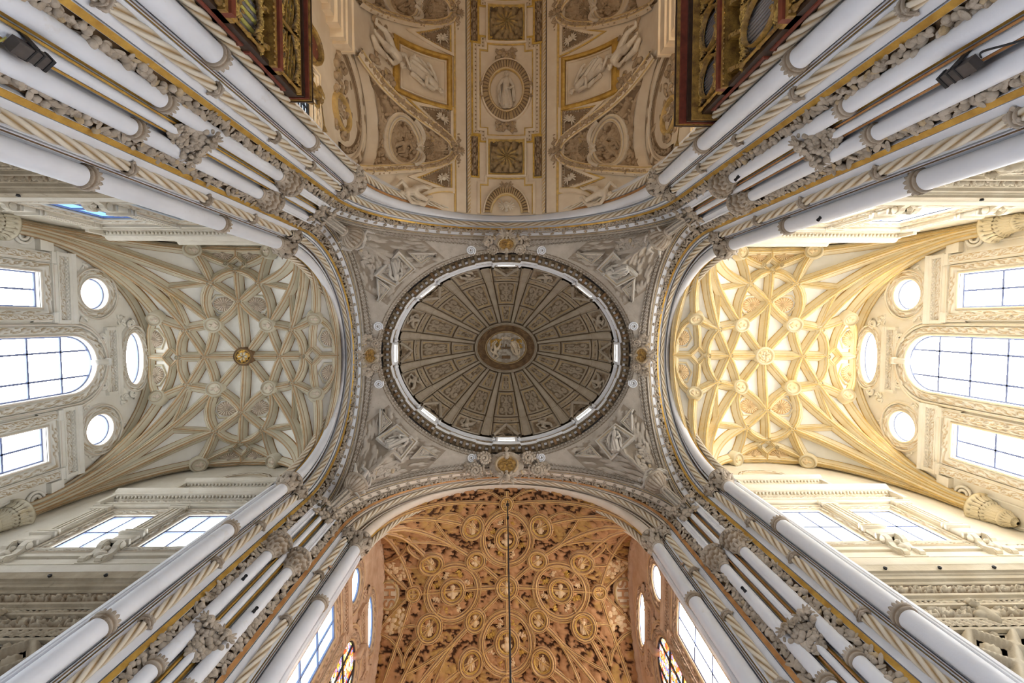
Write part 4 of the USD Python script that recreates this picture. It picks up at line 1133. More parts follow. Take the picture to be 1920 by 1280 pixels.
RIB = [(-.25, -.08, .9), (-.24, .05, .9), (-.225, .07, 0), (-.115, .27, 0), (-.105, .29, .9), (-.08, .29, .2), (-.05, .36, 0), (-.02, .39, .8), (.02, .39, .8), (.05, .36, 0), (.08, .29, .2), (.105, .29, .9), (.115, .27, 0), (.225, .07, 0), (.24, .05, .9), (.25, -.08, .9)]
thin = lambda pr, k, kd=1.0: [(a * k, b * kd, g) for a, b, g in pr]
SYM = [(1, 1), (1, -1)]


def star_vault(sx, name, lab, rib, web, shell, bossmat):
    P = star_space(sx)
    root = thing(name, lab, 'vault')
    s = np.linspace(-1, 1, 70)[:, None]; t = np.linspace(-1, 1, 80)[None]
    put(root, 'web', sheet(P, s + 0 * t, 0.0, t + 0 * s), web)
    paths = []
    def add(*p, k=1.0, fan=False):
        c = curve(*p, n=44 if fan else None)
        if fan:   # crowd the samples toward the springer, where the surface turns upright
            w = np.linspace(0, 1, 44); c = np.stack([np.interp(1 - (1 - w) ** 3, np.linspace(0, 1, 44), c[:, i]) for i in (0, 1)], 1)
        paths.append((c, k))
    for q in (-1, 1):
        add((0, 0), (0, .53 * q)); add((0, .53 * q), (0, .80 * q)); add((0, 0), (.40 * q, 0)); add((.40 * q, 0), (.64 * q, 0))
        add((0, .93 * q), (0, 1.0 * q), k=.8); add((.80 * q, 0), (1.0 * q, 0), k=.8)
        # little open diamond near each wall
        for w in (-1, 1):
            add((0, .79 * q), (.10 * w, .86 * q), k=.7); add((.10 * w, .86 * q), (0, .93 * q), k=.7)
            add((.64 * q, 0), (.73 * q, .09 * w), k=.7); add((.73 * q, .09 * w), (.82 * q, 0), k=.7)
    for a in (-1, 1):
        for b in (-1, 1):
            M_ = lambda u, v: (a * u, b * v)
            add(M_(0, 0), M_(.29, .31))
            add(M_(0, .53), M_(.26, .69)); add(M_(0, .53), M_(.10, .40), M_(.29, .31))
            add(M_(0, .80), M_(.14, .80), M_(.26, .69)); add(M_(.26, .69), M_(.40, .52), M_(.29, .31))
            add(M_(.40, 0), M_(.55, .27)); add(M_(.40, 0), M_(.31, .16), M_(.29, .31)); add(M_(.64, 0), M_(.66, .15), M_(.55, .27)); add(M_(.55, .27), M_(.42, .30), M_(.29, .31))
            add(M_(.26, .69), M_(.31, .86), M_(.40, .97)); add(M_(.10, .86), M_(.24, .90), M_(.40, .97), k=.8)
            add(M_(.55, .27), M_(.68, .31), M_(.80, .38)); add(M_(.73, .09), M_(.74, .25), M_(.80, .38), k=.8)
            add(M_(.40, .97), M_(.20, 1.03), M_(0, 1.0), k=.7); add(M_(.80, .38), M_(.98, .32), M_(.97, 0), k=.7)
            # fan from the corner
            add(M_(.29, .31), M_(.9996, .9993), k=1.0, fan=True)
            add(M_(.26, .69), M_(.60, .78), M_(.9990, .9994), fan=True); add(M_(.55, .27), M_(.72, .62), M_(.9996, .9985), fan=True)
            add(M_(.40, .97), M_(.70, .985), M_(.9985, .9992), k=.9, fan=True); add(M_(.80, .38), M_(.90, .68), M_(.9994, .9980), k=.9, fan=True)
            add(M_(.26, .69), M_(.50, .66), M_(.62, .64), k=.7); add(M_(.55, .27), M_(.58, .50), M_(.62, .64), k=.7)
    for p, k in paths:
        put(root, 'rib', rib_mesh(P, p, thin(RIB, k, k)), rib)
    # wall ribs against the four sides
    for e in (-1, 1):
        put(root, 'wall_rib', rib_mesh(P, np.stack([np.linspace(-.985, .985, 50), np.full(50, .985 * e)], 1), thin(RIB, .8, .8)), rib)
        put(root, 'wall_rib', rib_mesh(P, np.stack([np.full(50, .985 * e), np.linspace(-.985, .985, 50)], 1), thin(RIB, .8, .8)), rib)
    # bosses
    def boss(u, v, r, bust=False, mat=None, small=False):
        ru, rv = r / 4.4, r / 5.25
        pr = lambda q, a: 0 * a + np.interp(q, [0, .55, .62, .70, .76, .84, .92, 1.0], [.40, .40, .40, .47, .40, .46, .40, .05]) * (0.85 if small else 1)
        b = put(root, 'boss', disc(P, u, v, ru, rv, pr, 0.0, 14, 30, lambda q, a: .55 * ((q > .63) & (q < .72)) + 0 * a), mat or rib)
        if bust:
            put(b, 'bust_relief', on(P, BUST, u, .38, v, r * .95, {1: 0, -1: PI}.get(sx, 0) + PI / 2 * sx, .8), mat or shell)
        else:
            put(b, 'flower', disc(P, u, v, ru * .5, rv * .5, lambda q, a: (.38 if not small else .32) + .10 * rosette(q, a, 6), 0, 6, 24), rib)
    boss(0, 0, .52, False, bossmat)
    put(root, 'carved_boss_scene', blobs(P, *(lambda r: (.30 / 4.4 * np.sqrt(r.random(40)) * np.cos(np.arange(40) * 2.4), .42 + 0 * np.arange(40), .30 / 5.25 * np.sqrt(r.random(40)) * np.sin(np.arange(40) * 2.4)))(np.random.default_rng(2)), .055, 3), 'gold_leaf' if sx < 0 else shell)
    for a in (-1, 1):
        for b in (-1, 1):
            boss(.29 * a, .31 * b, .42, True); boss(.26 * a, .69 * b, .20, small=True); boss(.55 * a, .27 * b, .20, small=True)
            boss(.40 * a, .97 * b, .38, True); boss(.80 * a, .38 * b, .36, True)
            boss(.10 * a, .86 * b, .12, small=True)
        boss(0, .53 * a, .18, small=True); boss(0, .80 * a, .17, small=True); boss(.40 * a, 0, .18, small=True); boss(.64 * a, 0, .17, small=True)
    # fluted shell rosettes
    for a in (-1, 1):
        for b in (-1, 1):
            for u, v, r1, r2 in ((.17, .49, .46, .36), (.14, .955, .46, .34), (.91, .17, .36, .40)):
                fr = sub(root, 'shell_rosette')
                put(fr, 'shell_frame', moulding(P, np.array([(u * a - 1.35 * r1 / 4.4, v * b), (u * a - .7 * r1 / 4.4, v * b + 1.2 * r2 / 5.25), (u * a + .7 * r1 / 4.4, v * b + 1.2 * r2 / 5.25), (u * a + 1.35 * r1 / 4.4, v * b), (u * a + .7 * r1 / 4.4, v * b - 1.2 * r2 / 5.25), (u * a - .7 * r1 / 4.4, v * b - 1.2 * r2 / 5.25)]), np.array([(-.010, -.02), (-.008, .05), (0, .07), (.008, .05), (.010, -.02)]), True, .03), rib)
                put(fr, 'shell', disc(P, u * a, v * b, r1 / 4.4, r2 / 5.25, lambda q, an: .03 + .05 * np.sqrt(np.clip(1 - q * q, 0, 1)) + .07 * rosette(q, an, 20) + .12 * (q < .16), 0, 10, 120, lambda q, an: -.75 * (rosette(q, an, 20) < .45) * (q > .15) * (q < .97)), shell)
    return root


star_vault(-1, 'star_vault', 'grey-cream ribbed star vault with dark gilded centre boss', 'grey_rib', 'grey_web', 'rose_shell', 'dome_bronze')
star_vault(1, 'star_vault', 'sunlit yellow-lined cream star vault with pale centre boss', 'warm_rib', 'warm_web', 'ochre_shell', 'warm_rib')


# ================================================================ chancel vault
def chancel_Z(x, y):
    u, v = np.clip(np.abs(x), 0, 6.05) / 6.05, (y - 12.05) / 4.85
    return groin(u, v, 18.7 - 0.8 * v, 5.55 - 0.30 * v + 0.35 * v * v)


def chancel(s, d, t):
    s, d, t = np.broadcast_arrays(np.asarray(s, float), np.asarray(d, float), np.asarray(t, float))
    x, y = 6.05 * s + .27 * np.sign(s) * np.clip((np.abs(s) - .85) / .15, 0, 1), 12.05 + 4.85 * t
    z = chancel_Z(x, y)
    return np.stack([x, y, z], -1) + inward(chancel_Z, x, y, z) * d[..., None]


root = thing('chancel_vault', 'ochre vault of gilded circles and crowded carving beyond the chancel arch', 'vault')
s = np.linspace(-1, 1, 281)[:, None]; t = np.linspace(-1, 1, 251)[None]
hh = np.maximum(sample(LACE, s * 2.6 + 0 * t, (t * 2.1) % 1.0 + 0 * s), .75 * sample(LACE2, s * 5.2 + .3 + 0 * t, (t * 4.3) % 1.0 + 0 * s))
gold_ = np.clip((meshkit.noise(np.stack([s * 9 + 0 * t, t * 8 + 0 * s, 0 * s + 0 * t], -1), 3) - .62) * 6, 0, .8)
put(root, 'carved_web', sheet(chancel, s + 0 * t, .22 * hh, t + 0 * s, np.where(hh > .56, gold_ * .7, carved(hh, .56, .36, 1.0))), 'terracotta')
CRIB = [(-.115, .02, 0), (-.115, .17, 0), (-.095, .21, .55), (-.075, .21, .2), (-.065, .17, -.6), (-.045, .17, -.6), (-.035, .25, 0), (-.015, .28, .6), (.015, .28, .6), (.035, .25, 0), (.045, .17, -.6), (.065, .17, -.6), (.075, .21, .2), (.095, .21, .55), (.115, .17, 0), (.115, .02, 0)]
cadd = lambda p, k=1.0, nm='rib': put(root, nm, rib_mesh(chancel, p, thin(CRIB, k, 1.0)), 'terracotta_rib')
for q in (-1, 1):
    cadd(curve((0, 0), (0, .97 * q))); cadd(curve((0, 0), (.80 * q, 0)))
    for w in (-1, 1):
        cadd(curve((0, 0), (.27 * q, .29 * w))); cadd(curve((.27 * q, .29 * w), (.985 * q, .975 * w)), 1.1)
        cadd(curve((.30 * q, .64 * w), (.62 * q, .80 * w), (.985 * q, .985 * w))); cadd(curve((.64 * q, .31 * w), (.80 * q, .62 * w), (.985 * q, .97 * w)))
        cadd(curve((0, .84 * w), (.45 * q, .90 * w), (.98 * q, .99 * w)), .9); cadd(curve((.78 * q, 0), (.88 * q, .40 * w), (.99 * q, .965 * w)), .9)
        cadd(curve((.30 * q, .64 * w), (.10 * q, .52 * w)), .7); cadd(curve((.64 * q, .31 * w), (.56 * q, .14 * w)), .7)
        # scalloped cusps between the fan ribs
        for a, b, c in (((.30, .64), (.46, .88), (.60, .80)), ((.30, .64), (.30, .80), (.22, .86)), ((.64, .31), (.84, .44), (.82, .58)), ((.64, .31), (.76, .26), (.86, .30)), ((.62, .80), (.50, .52), (.44, .46)), ((.80, .62), (.60, .56), (.44, .46)),
                        ((.0, .84), (.12, .98), (.26, .995)), ((.80, 0), (.93, .16), (.99, .30)), ((.99, .34), (.86, .40), (.82, .58))):
            cadd(curve((a[0] * q, a[1] * w), (b[0] * q, b[1] * w), (c[0] * q, c[1] * w)), .75, 'cusp_rib')


def circle_ring(u, v, r, nm='ring', wide=1.0):
    e = ellipse(u, v, r / 6.05, r / 4.85, 44)
    return put(root, nm, rib_mesh(chancel, e, thin(CRIB, wide, 1.08)), 'terracotta_rib')


def roundel(u, v, r, nm, k=0):
    rr = sub(root, nm)
    put(rr, 'rim', rib_mesh(chancel, ellipse(u, v, r / 6.05, r / 4.85, 34), thin(CRIB, 1.05, 1.35)), 'terracotta_rib')
    put(rr, 'rim', rib_mesh(chancel, ellipse(u, v, r * .76 / 6.05, r * .76 / 4.85, 30), [(-.05, 0, 0), (-.04, .26, .8), (0, .30, .9), (.04, .26, .8), (.05, 0, 0)]), 'terracotta_rib')
    put(rr, 'field', disc(chancel, u, v, r * .8 / 6.05, r * .8 / 4.85, lambda q, a: .16 + 0 * q * a, 0, 4, 24, lambda q, a: -.8 + 0 * q * a), 'terracotta')
    put(rr, 'saint_bust', on(chancel, (BUST, ROBED_A)[k], u, .15, v, r * 1.25, PI, .8), 'terracotta_figure')


for u, v in ((0, -.5), (0, .5), (-.46, 0), (.46, 0)):
    circle_ring(u, v, .50 * 4.85 * .515, 'great_ring', 1.15)
    circle_ring(u, v, .50 * 4.85 * .515 + .17, 'great_ring', .6)
    roundel(u, v, .56, 'ring_roundel')
    for j in range(8):
        a = j * PI / 4 + PI / 8
        c, q = math.cos(a) * .86, math.sin(a) * .86
        put(root, 'putto_relief', on(chancel, CHERUB, u + c / 6.05, .12, v + q / 4.85, .52, a), 'terracotta_figure' if j % 2 else 'gold_leaf')
roundel(0, 0, .52, 'centre_boss')
for q in (-1, 1):
    for w in (-1, 1):
        roundel(.27 * q, .29 * w, .46, 'roundel'); roundel(.30 * q, .64 * w, .54, 'roundel', 1); roundel(.64 * q, .31 * w, .54, 'roundel', 1)
    roundel(.78 * q, 0, .30, 'roundel'); roundel(0, .84 * q, .30, 'roundel')
    # round wall plaque with the sacred letters
    pl = sub(root, 'letter_plaque', 'pale round plaque lettered IHS')
    u0 = .955 * q
    put(pl, 'plaque', disc(chancel, u0, 0, .42 / 6.05, .78 / 4.85, lambda r, a: .26 + np.interp(r, [0, .8, .84, .9, .96, 1], [0, 0, .05, .08, .05, -.2]) + 0 * a, 0, 12, 40, lambda r, a: .6 * ((r > .82) & (r < .97)) + 0 * a), 'choir_plain')
    tm = meshkit.text_mesh('IHS', 0.52, 0.05, True)
    tm.apply_translation([-tm.bounds[:, 0].mean(), -tm.bounds[:, 1].mean(), 0])
    o, es, et, n = frame(chancel, u0 - .01 * q, .265, 0)
    out = es * q
    put(pl, 'letters', placed((np.array(tm.vertices), np.array(tm.faces)), o, np.cross(-out, n) * 1.0, -out * 1.0, n), 'terracotta', False)
    for w in (-1, 1):
        rr = np.random.default_rng(31)
        put(root, 'cloud_relief', blobs(chancel, q * (.90 + rr.uniform(-.05, .06, 34)), .12 + 0 * np.arange(34), w * (.24 + rr.uniform(-.09, .10, 34)), .12, 12, .5, leaf=.3), 'terracotta_figure')

# ================================================================ choir vault
CA, CZS, CR = 6.2, 19.4, 6.2
BAYS = (-10.35, -17.1)


def choir_Z(x, y):
    ax = np.abs(x)
    z = CZS + CR * np.sqrt(np.clip(1 - (ax / CA) ** 2, 0, 1))
    for yc in BAYS:
        zc = 25.03 - .16 * np.clip(ax - 2.55, 0, 9) ** 2
        q = 1 - ((y - yc) / 2.55) ** 2
        zl = np.where((ax > 2.5) & (q > 0), CZS + (zc - CZS) * np.sqrt(np.clip(q, 0, 1)), 0)
        z = np.maximum(z, zl)
    return z


def choir(s, d, t):
    s, d, t = np.broadcast_arrays(np.asarray(s, float), np.asarray(d, float), np.asarray(t, float))
    z = choir_Z(s, t)
    zb = np.maximum(CR * np.sqrt(np.clip(1 - (s / CA) ** 2, 0, 1)), .6)
    n = np.stack([-s / CA ** 2, 0 * s, -zb / CR ** 2], -1); n /= np.linalg.norm(n, axis=-1, keepdims=True)
    return np.stack([s, t, z], -1) + n * d[..., None]


root = thing('choir_vault', 'cream barrel vault with gilded stepped panels over the choir', 'vault')
s = 6.4 * np.sin(np.linspace(-PI / 2, PI / 2, 181))[:, None]; t = np.linspace(-21.5, -7.25, 190)[None]
put(root, 'web', sheet(choir, s + 0 * t, 0.0, t + 0 * s), 'choir_plain')
GLINE = np.array([(-.05, 0, 0), (-.05, .05, 1), (-.02, .07, 1), (.03, .05, 1), (.05, .0, 0)])
LIST = np.array([(-.09, 0, 0), (-.09, .07, 0), (.03, .10, 0), (.05, .06, .9), (.10, .05, .9), (.10, 0, 0)])


def bead_row(P, poly, w, closed=True, dx=.17, r=.05, nm='bead_row', mat='choir_plain', parent=None, flat=1.0):
    pts, off, ln = poly_path(poly, closed, dx)
    ms = [blob(P(np.float64(a), np.float64(.05), np.float64(b)), np.array([r, r, r * flat])) for a, b in pts]
    return put(parent or root, nm, join(ms), mat)


for q in (-1, 1):
    put(root, 'long_rib', strip(choir, [(q * 2.05, 0, 0), (q * 2.08, .10, 0), (q * 2.55, .10, 0), (q * 2.58, .06, .8), (q * 2.64, .05, .8), (q * 2.66, 0, 0)], -21.4, -7.3, n=60), 'choir_plain', 30)
    put(root, 'rope_moulding', rope(choir, q * 1.93, .05, -21.4, -7.3, .095, .55, 3, step=.06, g0=.8), 'choir_plain')
    put(root, 'dark_groove', strip(choir, [(q * 2.03, .01), (q * 2.03, .03), (q * 2.07, .03), (q * 2.07, .01)], -21.4, -7.3, n=60), 'organ_wood', 30)
for y0 in (-13.6, -20.35, -6.85):
    # stepped frame round the medallion
    st = lambda a, b, c, e: [(-a, y0 - b), (a, y0 - b), (a, y0 - c), (e, y0 - c), (e, y0 + c), (a, y0 + c), (a, y0 + b), (-a, y0 + b), (-a, y0 + c), (-e, y0 + c), (-e, y0 - c), (-a, y0 - c)]
    poly = np.array(st(1.03, 2.35, 2.0, 1.42))
    lo = -7.3
    if y0 < -7:
        put(root, 'stepped_frame', moulding(choir, poly, LIST, True, .5), 'choir_plain')
        outer = np.array(st(1.38, 2.30, 1.70, 1.78))
        put(root, 'outer_stepped_frame', moulding(choir, np.array(st(1.34, 2.62, 2.28, 1.74)), GLINE, True, .5), 'choir_plain')
        bead_row(choir, st(1.20, 2.5, 2.14, 1.58), 0, True, .2, .035, 'bead_row', 'choir_dark')
        a0, a1 = 0, 2 * PI
    else:
        put(root, 'stepped_frame', moulding(choir, np.array([(-1.42, lo), (-1.42, y0 - 2.0), (-1.03, y0 - 2.0), (-1.03, y0 - 2.35), (1.03, y0 - 2.35), (1.03, y0 - 2.0), (1.42, y0 - 2.0), (1.42, lo)]), LIST, False, .5), 'choir_plain')
        a0, a1 = PI, 2 * PI
    yc = y0 if y0 < -7 else -7.35
    k = 1.0 if y0 < -7 else .92
    m = sub(root, 'medallion', 'oval fluted medallion with standing robed figure' if y0 == -13.6 else None)
    r = np.linspace(0, 1, 8)[None]; a = np.linspace(a0, a1, 145)[:, None]
    e = .88 + .42 * r
    put(m, 'fluted_border', sheet(choir, k * 1.30 / 1.30 * (.88 + .40 * r) * np.cos(a), .04 + .12 * np.sin(r * PI) ** .5 + .08 * np.abs(np.sin(a * 26)) ** .6 * (r > .1) * (r < .95), yc + k * (1.05 + .50 * r) * np.sin(a), np.where((np.abs(np.sin(a * 26)) < .5) * (r > .1) * (r < .95), -.9, .25)), 'choir_relief')
    put(m, 'rim', moulding(choir, ellipse(0, yc, .90 * k, 1.07 * k, 50, a0, a1), np.array([(-.08, 0, 0), (-.07, .16, .9), (0, .20, .2), (.06, .14, .9), (.08, 0, 0)]), y0 < -7, .5), 'choir_plain')
    put(m, 'outer_rim', moulding(choir, ellipse(0, yc, 1.28 * k, 1.55 * k, 50, a0, a1), np.array([(-.06, 0, 0), (-.04, .14, 0), (.03, .15, 0), (.06, 0, 0)]), y0 < -7, .5), 'choir_plain')
    if y0 < -7:
        put(m, 'standing_figure', on(choir, ROBED_A, 0, .04, yc, 1.75, PI, .9), 'figure_stucco')
        for q in (-1, 1):
            rr = np.random.default_rng(5)
            put(m, 'leaf_crest', blobs(choir, rr.uniform(-.46, .46, 40), .06 + 0 * np.arange(40), yc + q * (1.74 + rr.uniform(-.18, .30, 40)), .10, 7, leaf=.7), 'choir_relief')
            put(m, 'side_scroll', blobs(choir, q * (1.24 + rr.uniform(-.06, .06, 12)), .10 + 0 * np.arange(12), yc + rr.uniform(-.4, .4, 12), .08, 8, leaf=.5), 'choir_relief')
    else:
        put(m, 'cherub_head', on(choir, CHERUB, 0, .1, yc - .35, 1.0, PI), 'figure_stucco')
        put(m, 'crown_relief', on(choir, CHERUB, 0, .1, yc - 1.35, .8, PI), 'choir_relief')
    rr = np.random.default_rng(6)
# square flower panels and the leafy strips beside them
for y0 in (-10.2, -16.92):
    pn = sub(root, 'flower_panel')
    put(pn, 'panel_frame', moulding(choir, [(-.93, y0 - .88), (.93, y0 - .88), (.93, y0 + .88), (-.93, y0 + .88)], np.array([(-.12, 0, 0), (-.12, .14, 0), (-.04, .17, 0), (0, .10, .9), (.06, .08, .9), (.12, .02, 0), (.13, -.02, 0)]), True, .5), 'choir_plain')
    u = np.linspace(-.82, .82, 61)[:, None]; v = np.linspace(-.78, .78, 61)[None]
    rr_ = np.hypot(u, v); aa = np.arctan2(v, u)
    h = .26 * np.clip(1 - rr_ / 1.0, 0, 1) ** .5 * (0.35 + .65 * np.abs(np.cos(aa * 6 + .5 * np.sin(7 * rr_)))) + .07 * sample(LACE, u * .9 + 0 * v, v * .5 + .5 + 0 * u)
    put(pn, 'acanthus_flower', sheet(choir, u + 0 * v, .02 + h, y0 + v + 0 * u, np.where(h > .22, .35, carved(h, .14, .05))), 'choir_dark')
    for q in (-1, 1):
        u = np.linspace(0, 1, 12)[:, None]; v = np.linspace(-.98, .98, 60)[None]
        put(pn, 'scroll_strip', relief(choir, q * (1.46 + .36 * u) + 0 * v, .02, y0 + v + 0 * u, sample(RINCEAU, v * .9 + 0 * u, u + 0 * v), .10), 'choir_relief')
        put(pn, 'strip_frame', moulding(choir, [(q * 1.42, y0 - 1.04), (q * 1.86, y0 - 1.04), (q * 1.86, y0 + 1.04), (q * 1.42, y0 + 1.04)], GLINE, True, .5), 'choir_plain')
# side bays: leaf-wound groin ribs, lunettes with cartouches, framed reclining figures, triangles with cherubs
for q in (-1, 1):
    for bi, yc in enumerate(BAYS):
        xs = np.linspace(2.62, 6.05, 26)
        zb = CZS + CR * np.sqrt(1 - (xs / CA) ** 2); zc = 25.03 - .16 * (xs - 2.55) ** 2
        dy = 2.55 * np.sqrt(np.clip(1 - ((zb - CZS) / (zc - CZS)) ** 2, 0, 1))
        for w in (-1, 1):
            path = np.stack([q * xs, yc + w * dy], 1)
            put(root, 'groin_rib', rib_mesh(choir, path, [(-.20, -.05, 0), (-.20, .12, 0), (-.12, .14, .8), (-.09, .10, 0), (.09, .10, 0), (.12, .14, .8), (.20, .12, 0), (.20, -.05, 0)]), 'choir_plain')
            o = np.stack([q * np.interp(np.linspace(0, 25, 90), range(26), xs), yc + w * np.interp(np.linspace(0, 25, 90), range(26), dy)], 1)
            put(root, 'leaf_garland', blobs(choir, o[:, 0] + .05 * np.sin(np.arange(90) * 2.6), .13 + 0 * o[:, 0], o[:, 1] + .05 * np.cos(np.arange(90) * 2.6), .088, 5, leaf=.8), 'choir_relief')
        put(root, 'apex_cherub', join([on(choir, CHERUB, q * 2.45, .12, yc, .7, 0.0), blobs(choir, np.full(8, q * 2.45), .12 + 0 * np.arange(8), yc + np.array([-.8, -.62, -.45, -.3, .3, .45, .62, .8]), np.array([.05, .07, .09, .1, .1, .09, .07, .05]), 2, .6, leaf=1.0)]), 'choir_relief')
        lun = sub(root, 'lunette')
        ox, oy = q * 5.0, yc + .1
        put(lun, 'oval_frame', moulding(choir, ellipse(ox, oy, .64, 1.08, 40), np.array([(-.20, 0, -.6), (-.18, .16, 0), (-.10, .24, .3), (-.04, .14, -.5), (.02, .20, .5), (.08, .16, 0), (.10, 0, -.6)]), True, .4), 'figure_stucco')
        for w in (-1, 1):
            a_ = np.linspace(-.9, .9, 14)
            put(lun, 'scroll_band', rib_mesh(choir, np.stack([ox - q * .98 * np.cos(a_) * .9, oy + w * .62 + .72 * np.sin(a_) * w], 1), [(-.12, 0, -.5), (-.10, .18, 0), (0, .24, 0), (.10, .18, 0), (.12, 0, -.5)]), 'figure_stucco')
        u = np.linspace(-1, 1, 28)[:, None]; v = np.linspace(-1, 1, 36)[None]
        ok = (u ** 2 + v ** 2) < .95
        put(lun, 'painted_scene', disc(choir, ox, oy, .56, .98, lambda r, a: .03 + .14 * sample(LACE2, .5 * r * np.cos(a) + .2 * q, .5 + .5 * r * np.sin(a)), 0, 22, 60, lambda r, a: carved(sample(LACE2, .5 * r * np.cos(a) + .2 * q, .5 + .5 * r * np.sin(a)))), 'choir_relief')
        put(lun, 'saint_relief', on(choir, (NUDE_A, ROBED_B)[bi], ox, .06, oy, 1.3, PI + .9 * q, .7), 'choir_relief')
        fan = disc(choir, q * 3.95, yc, .34, .42, lambda r, a: .05 + .12 * rosette(r, a, 22), 0, 10, 132, lambda r, a: -.8 * (rosette(r, a, 22) < .4))
        put(lun, 'fan_shell', fan, 'choir_relief')
        put(lun, 'cherub_head', on(choir, CHERUB, q * 4.25, .12, yc, .5, PI / 2 * q), 'figure_stucco')
        rr = np.random.default_rng(14 + bi)
        n = 320
        X = rr.uniform(3.2, 5.9, n); lim = np.interp(X, xs, dy) - .28; Y = rr.uniform(-1, 1, n) * np.clip(lim, .05, 9)
        keep = ((X - 5.0) / .60) ** 2 + ((Y - .1) / 1.0) ** 2 > 1
        put(lun, 'scroll_carving', blobs(choir, q * X[keep], .03 + 0 * X[keep], yc + Y[keep], .10, 15, .5, leaf=.75), 'choir_relief')
        u = np.linspace(2.95, 5.95, 60)[:, None]; v = np.linspace(-1, 1, 60)[None]
        w_ = np.clip(np.interp(u, xs, dy) - .22, .02, 9)
        put(lun, 'leafy_ground', relief(choir, q * u + 0 * v, .01, yc + v * w_, sample(LACE, u * .5 + 0 * v, v * .5 + .5 + 0 * u) * np.clip((1 - np.abs(v)) * 8, 0, 1), .10, k=.6), 'choir_relief')
        # triangles against the long rib
        for w in (-1, 1):
            tri = np.array([(2.72, yc + w * .55), (2.72, yc + w * 2.05), (4.45, yc + w * 1.75)])
            tri[:, 0] *= q
            tp = sub(root, 'triangle_panel')
            put(tp, 'triangle_frame', moulding(choir, tri, LIST, True, .4), 'choir_plain')
            c = tri.mean(0)
            bead_row(choir, c + (tri - c) * .72, 0, True, .13, .05, 'leaf_row', 'choir_relief', tp, 1.4)
            put(tp, 'cherub_head', on(choir, CHERUB, c[0] - .1 * q, .05, c[1], .75, 0.4 * w), 'figure_stucco')
            put(tp, 'field', (lambda b: sheet(choir, c[0] + (b - c)[..., 0] * .62, .015 + 0 * b[..., 0], c[1] + (b - c)[..., 1] * .62, -.45 + 0 * b[..., 0]))(quad_uv([tri[0], tri[1], tri[2], tri[2]], *np.meshgrid(np.linspace(0, 1, 8), np.linspace(0, 1, 8), indexing='ij'))), 'choir_relief')
    # framed figure between the bays, and the half arch beside the crossing
    y0 = -13.55
    quad = np.array([(2.85, y0 - 1.25), (2.85, y0 + 1.18), (5.05, y0 + 1.22), (5.05, y0 - 1.05)]); quad[:, 0] *= q
    fp = sub(root, 'figure_panel', 'gilt-framed panel with reclining robed figure')
    put(fp, 'gilt_frame', moulding(choir, quad, np.array([(-.11, 0), (-.11, .12), (-.02, .16), (.07, .12), (.09, .05), (.11, 0)]), True, .4), 'gold_leaf')
    c = quad.mean(0)
    put(fp, 'inner_frame', moulding(choir, c + (quad - c) * .84, bead(.09, .09), True, .4), 'choir_plain')
    put(fp, 'reclining_figure', on(choir, (ROBED_A, ROBED_B)[q > 0], q * 3.95, .03, y0 + .1, 2.0, q * (-1.05), 1.0), 'figure_stucco')
    put(root, 'seated_nude', on(choir, NUDE_A if q < 0 else NUDE_B, q * 5.35, .10, y0 - .25, 2.1, q * (-1.1), 1.0), 'figure_stucco')
    rr = np.random.default_rng(77)
    put(root, 'leaf_carving', blobs(choir, q * (5.45 + rr.uniform(-.35, .35, 50)), .03 + 0 * np.arange(50), y0 + rr.uniform(-1.3, 1.5, 50), .13, 16, leaf=.8), 'choir_relief')
    put(root, 'seated_nude', on(choir, NUDE_B if q < 0 else NUDE_A, q * 4.55, .10, -7.85, 1.9, q * 1.35, 1.0), 'figure_stucco')
    put(root, 'half_arch', moulding(choir, np.stack([q * (2.75 + 1.55 * np.sin(np.linspace(0, PI / 2, 14))), -7.35 - 1.0 * np.cos(np.linspace(0, PI / 2, 14))], 1), np.array([(-.14, 0, 0), (-.13, .12, .9), (-.05, .14, 0), (.08, .14, 0), (.14, 0, 0)]), False, .4), 'choir_plain')


# ================================================================ walls with windows
def clip_cells(shape, us, vs, gap=0.03):
    """The panes between the bars of a window: the outline cut by grid lines."""
    x0, y0, x1, y1 = shape.bounds
    us = [x0] + [u for u in us if x0 < u < x1] + [x1]; vs = [y0] + [v for v in vs if y0 < v < y1] + [y1]
    out = []
    for a, b in zip(us, us[1:]):
        for c, e in zip(vs, vs[1:]):
            g = shape.intersection(sg.box(a + gap, c + gap, b - gap, e - gap))
            if g.area > 0.01 and g.geom_type == 'Polygon':
                out.append(g)
    return out


def slab(P, poly, d0, d1):
    """A polygon of (s, t) extruded between two depths of a flat wall space."""
    m = trimesh.creation.extrude_polygon(poly, 1.0, engine='earcut')
    v = np.asarray(m.vertices)
    return P(v[:, 0], d0 + (d1 - d0) * v[:, 2], v[:, 1]), np.asarray(m.faces)


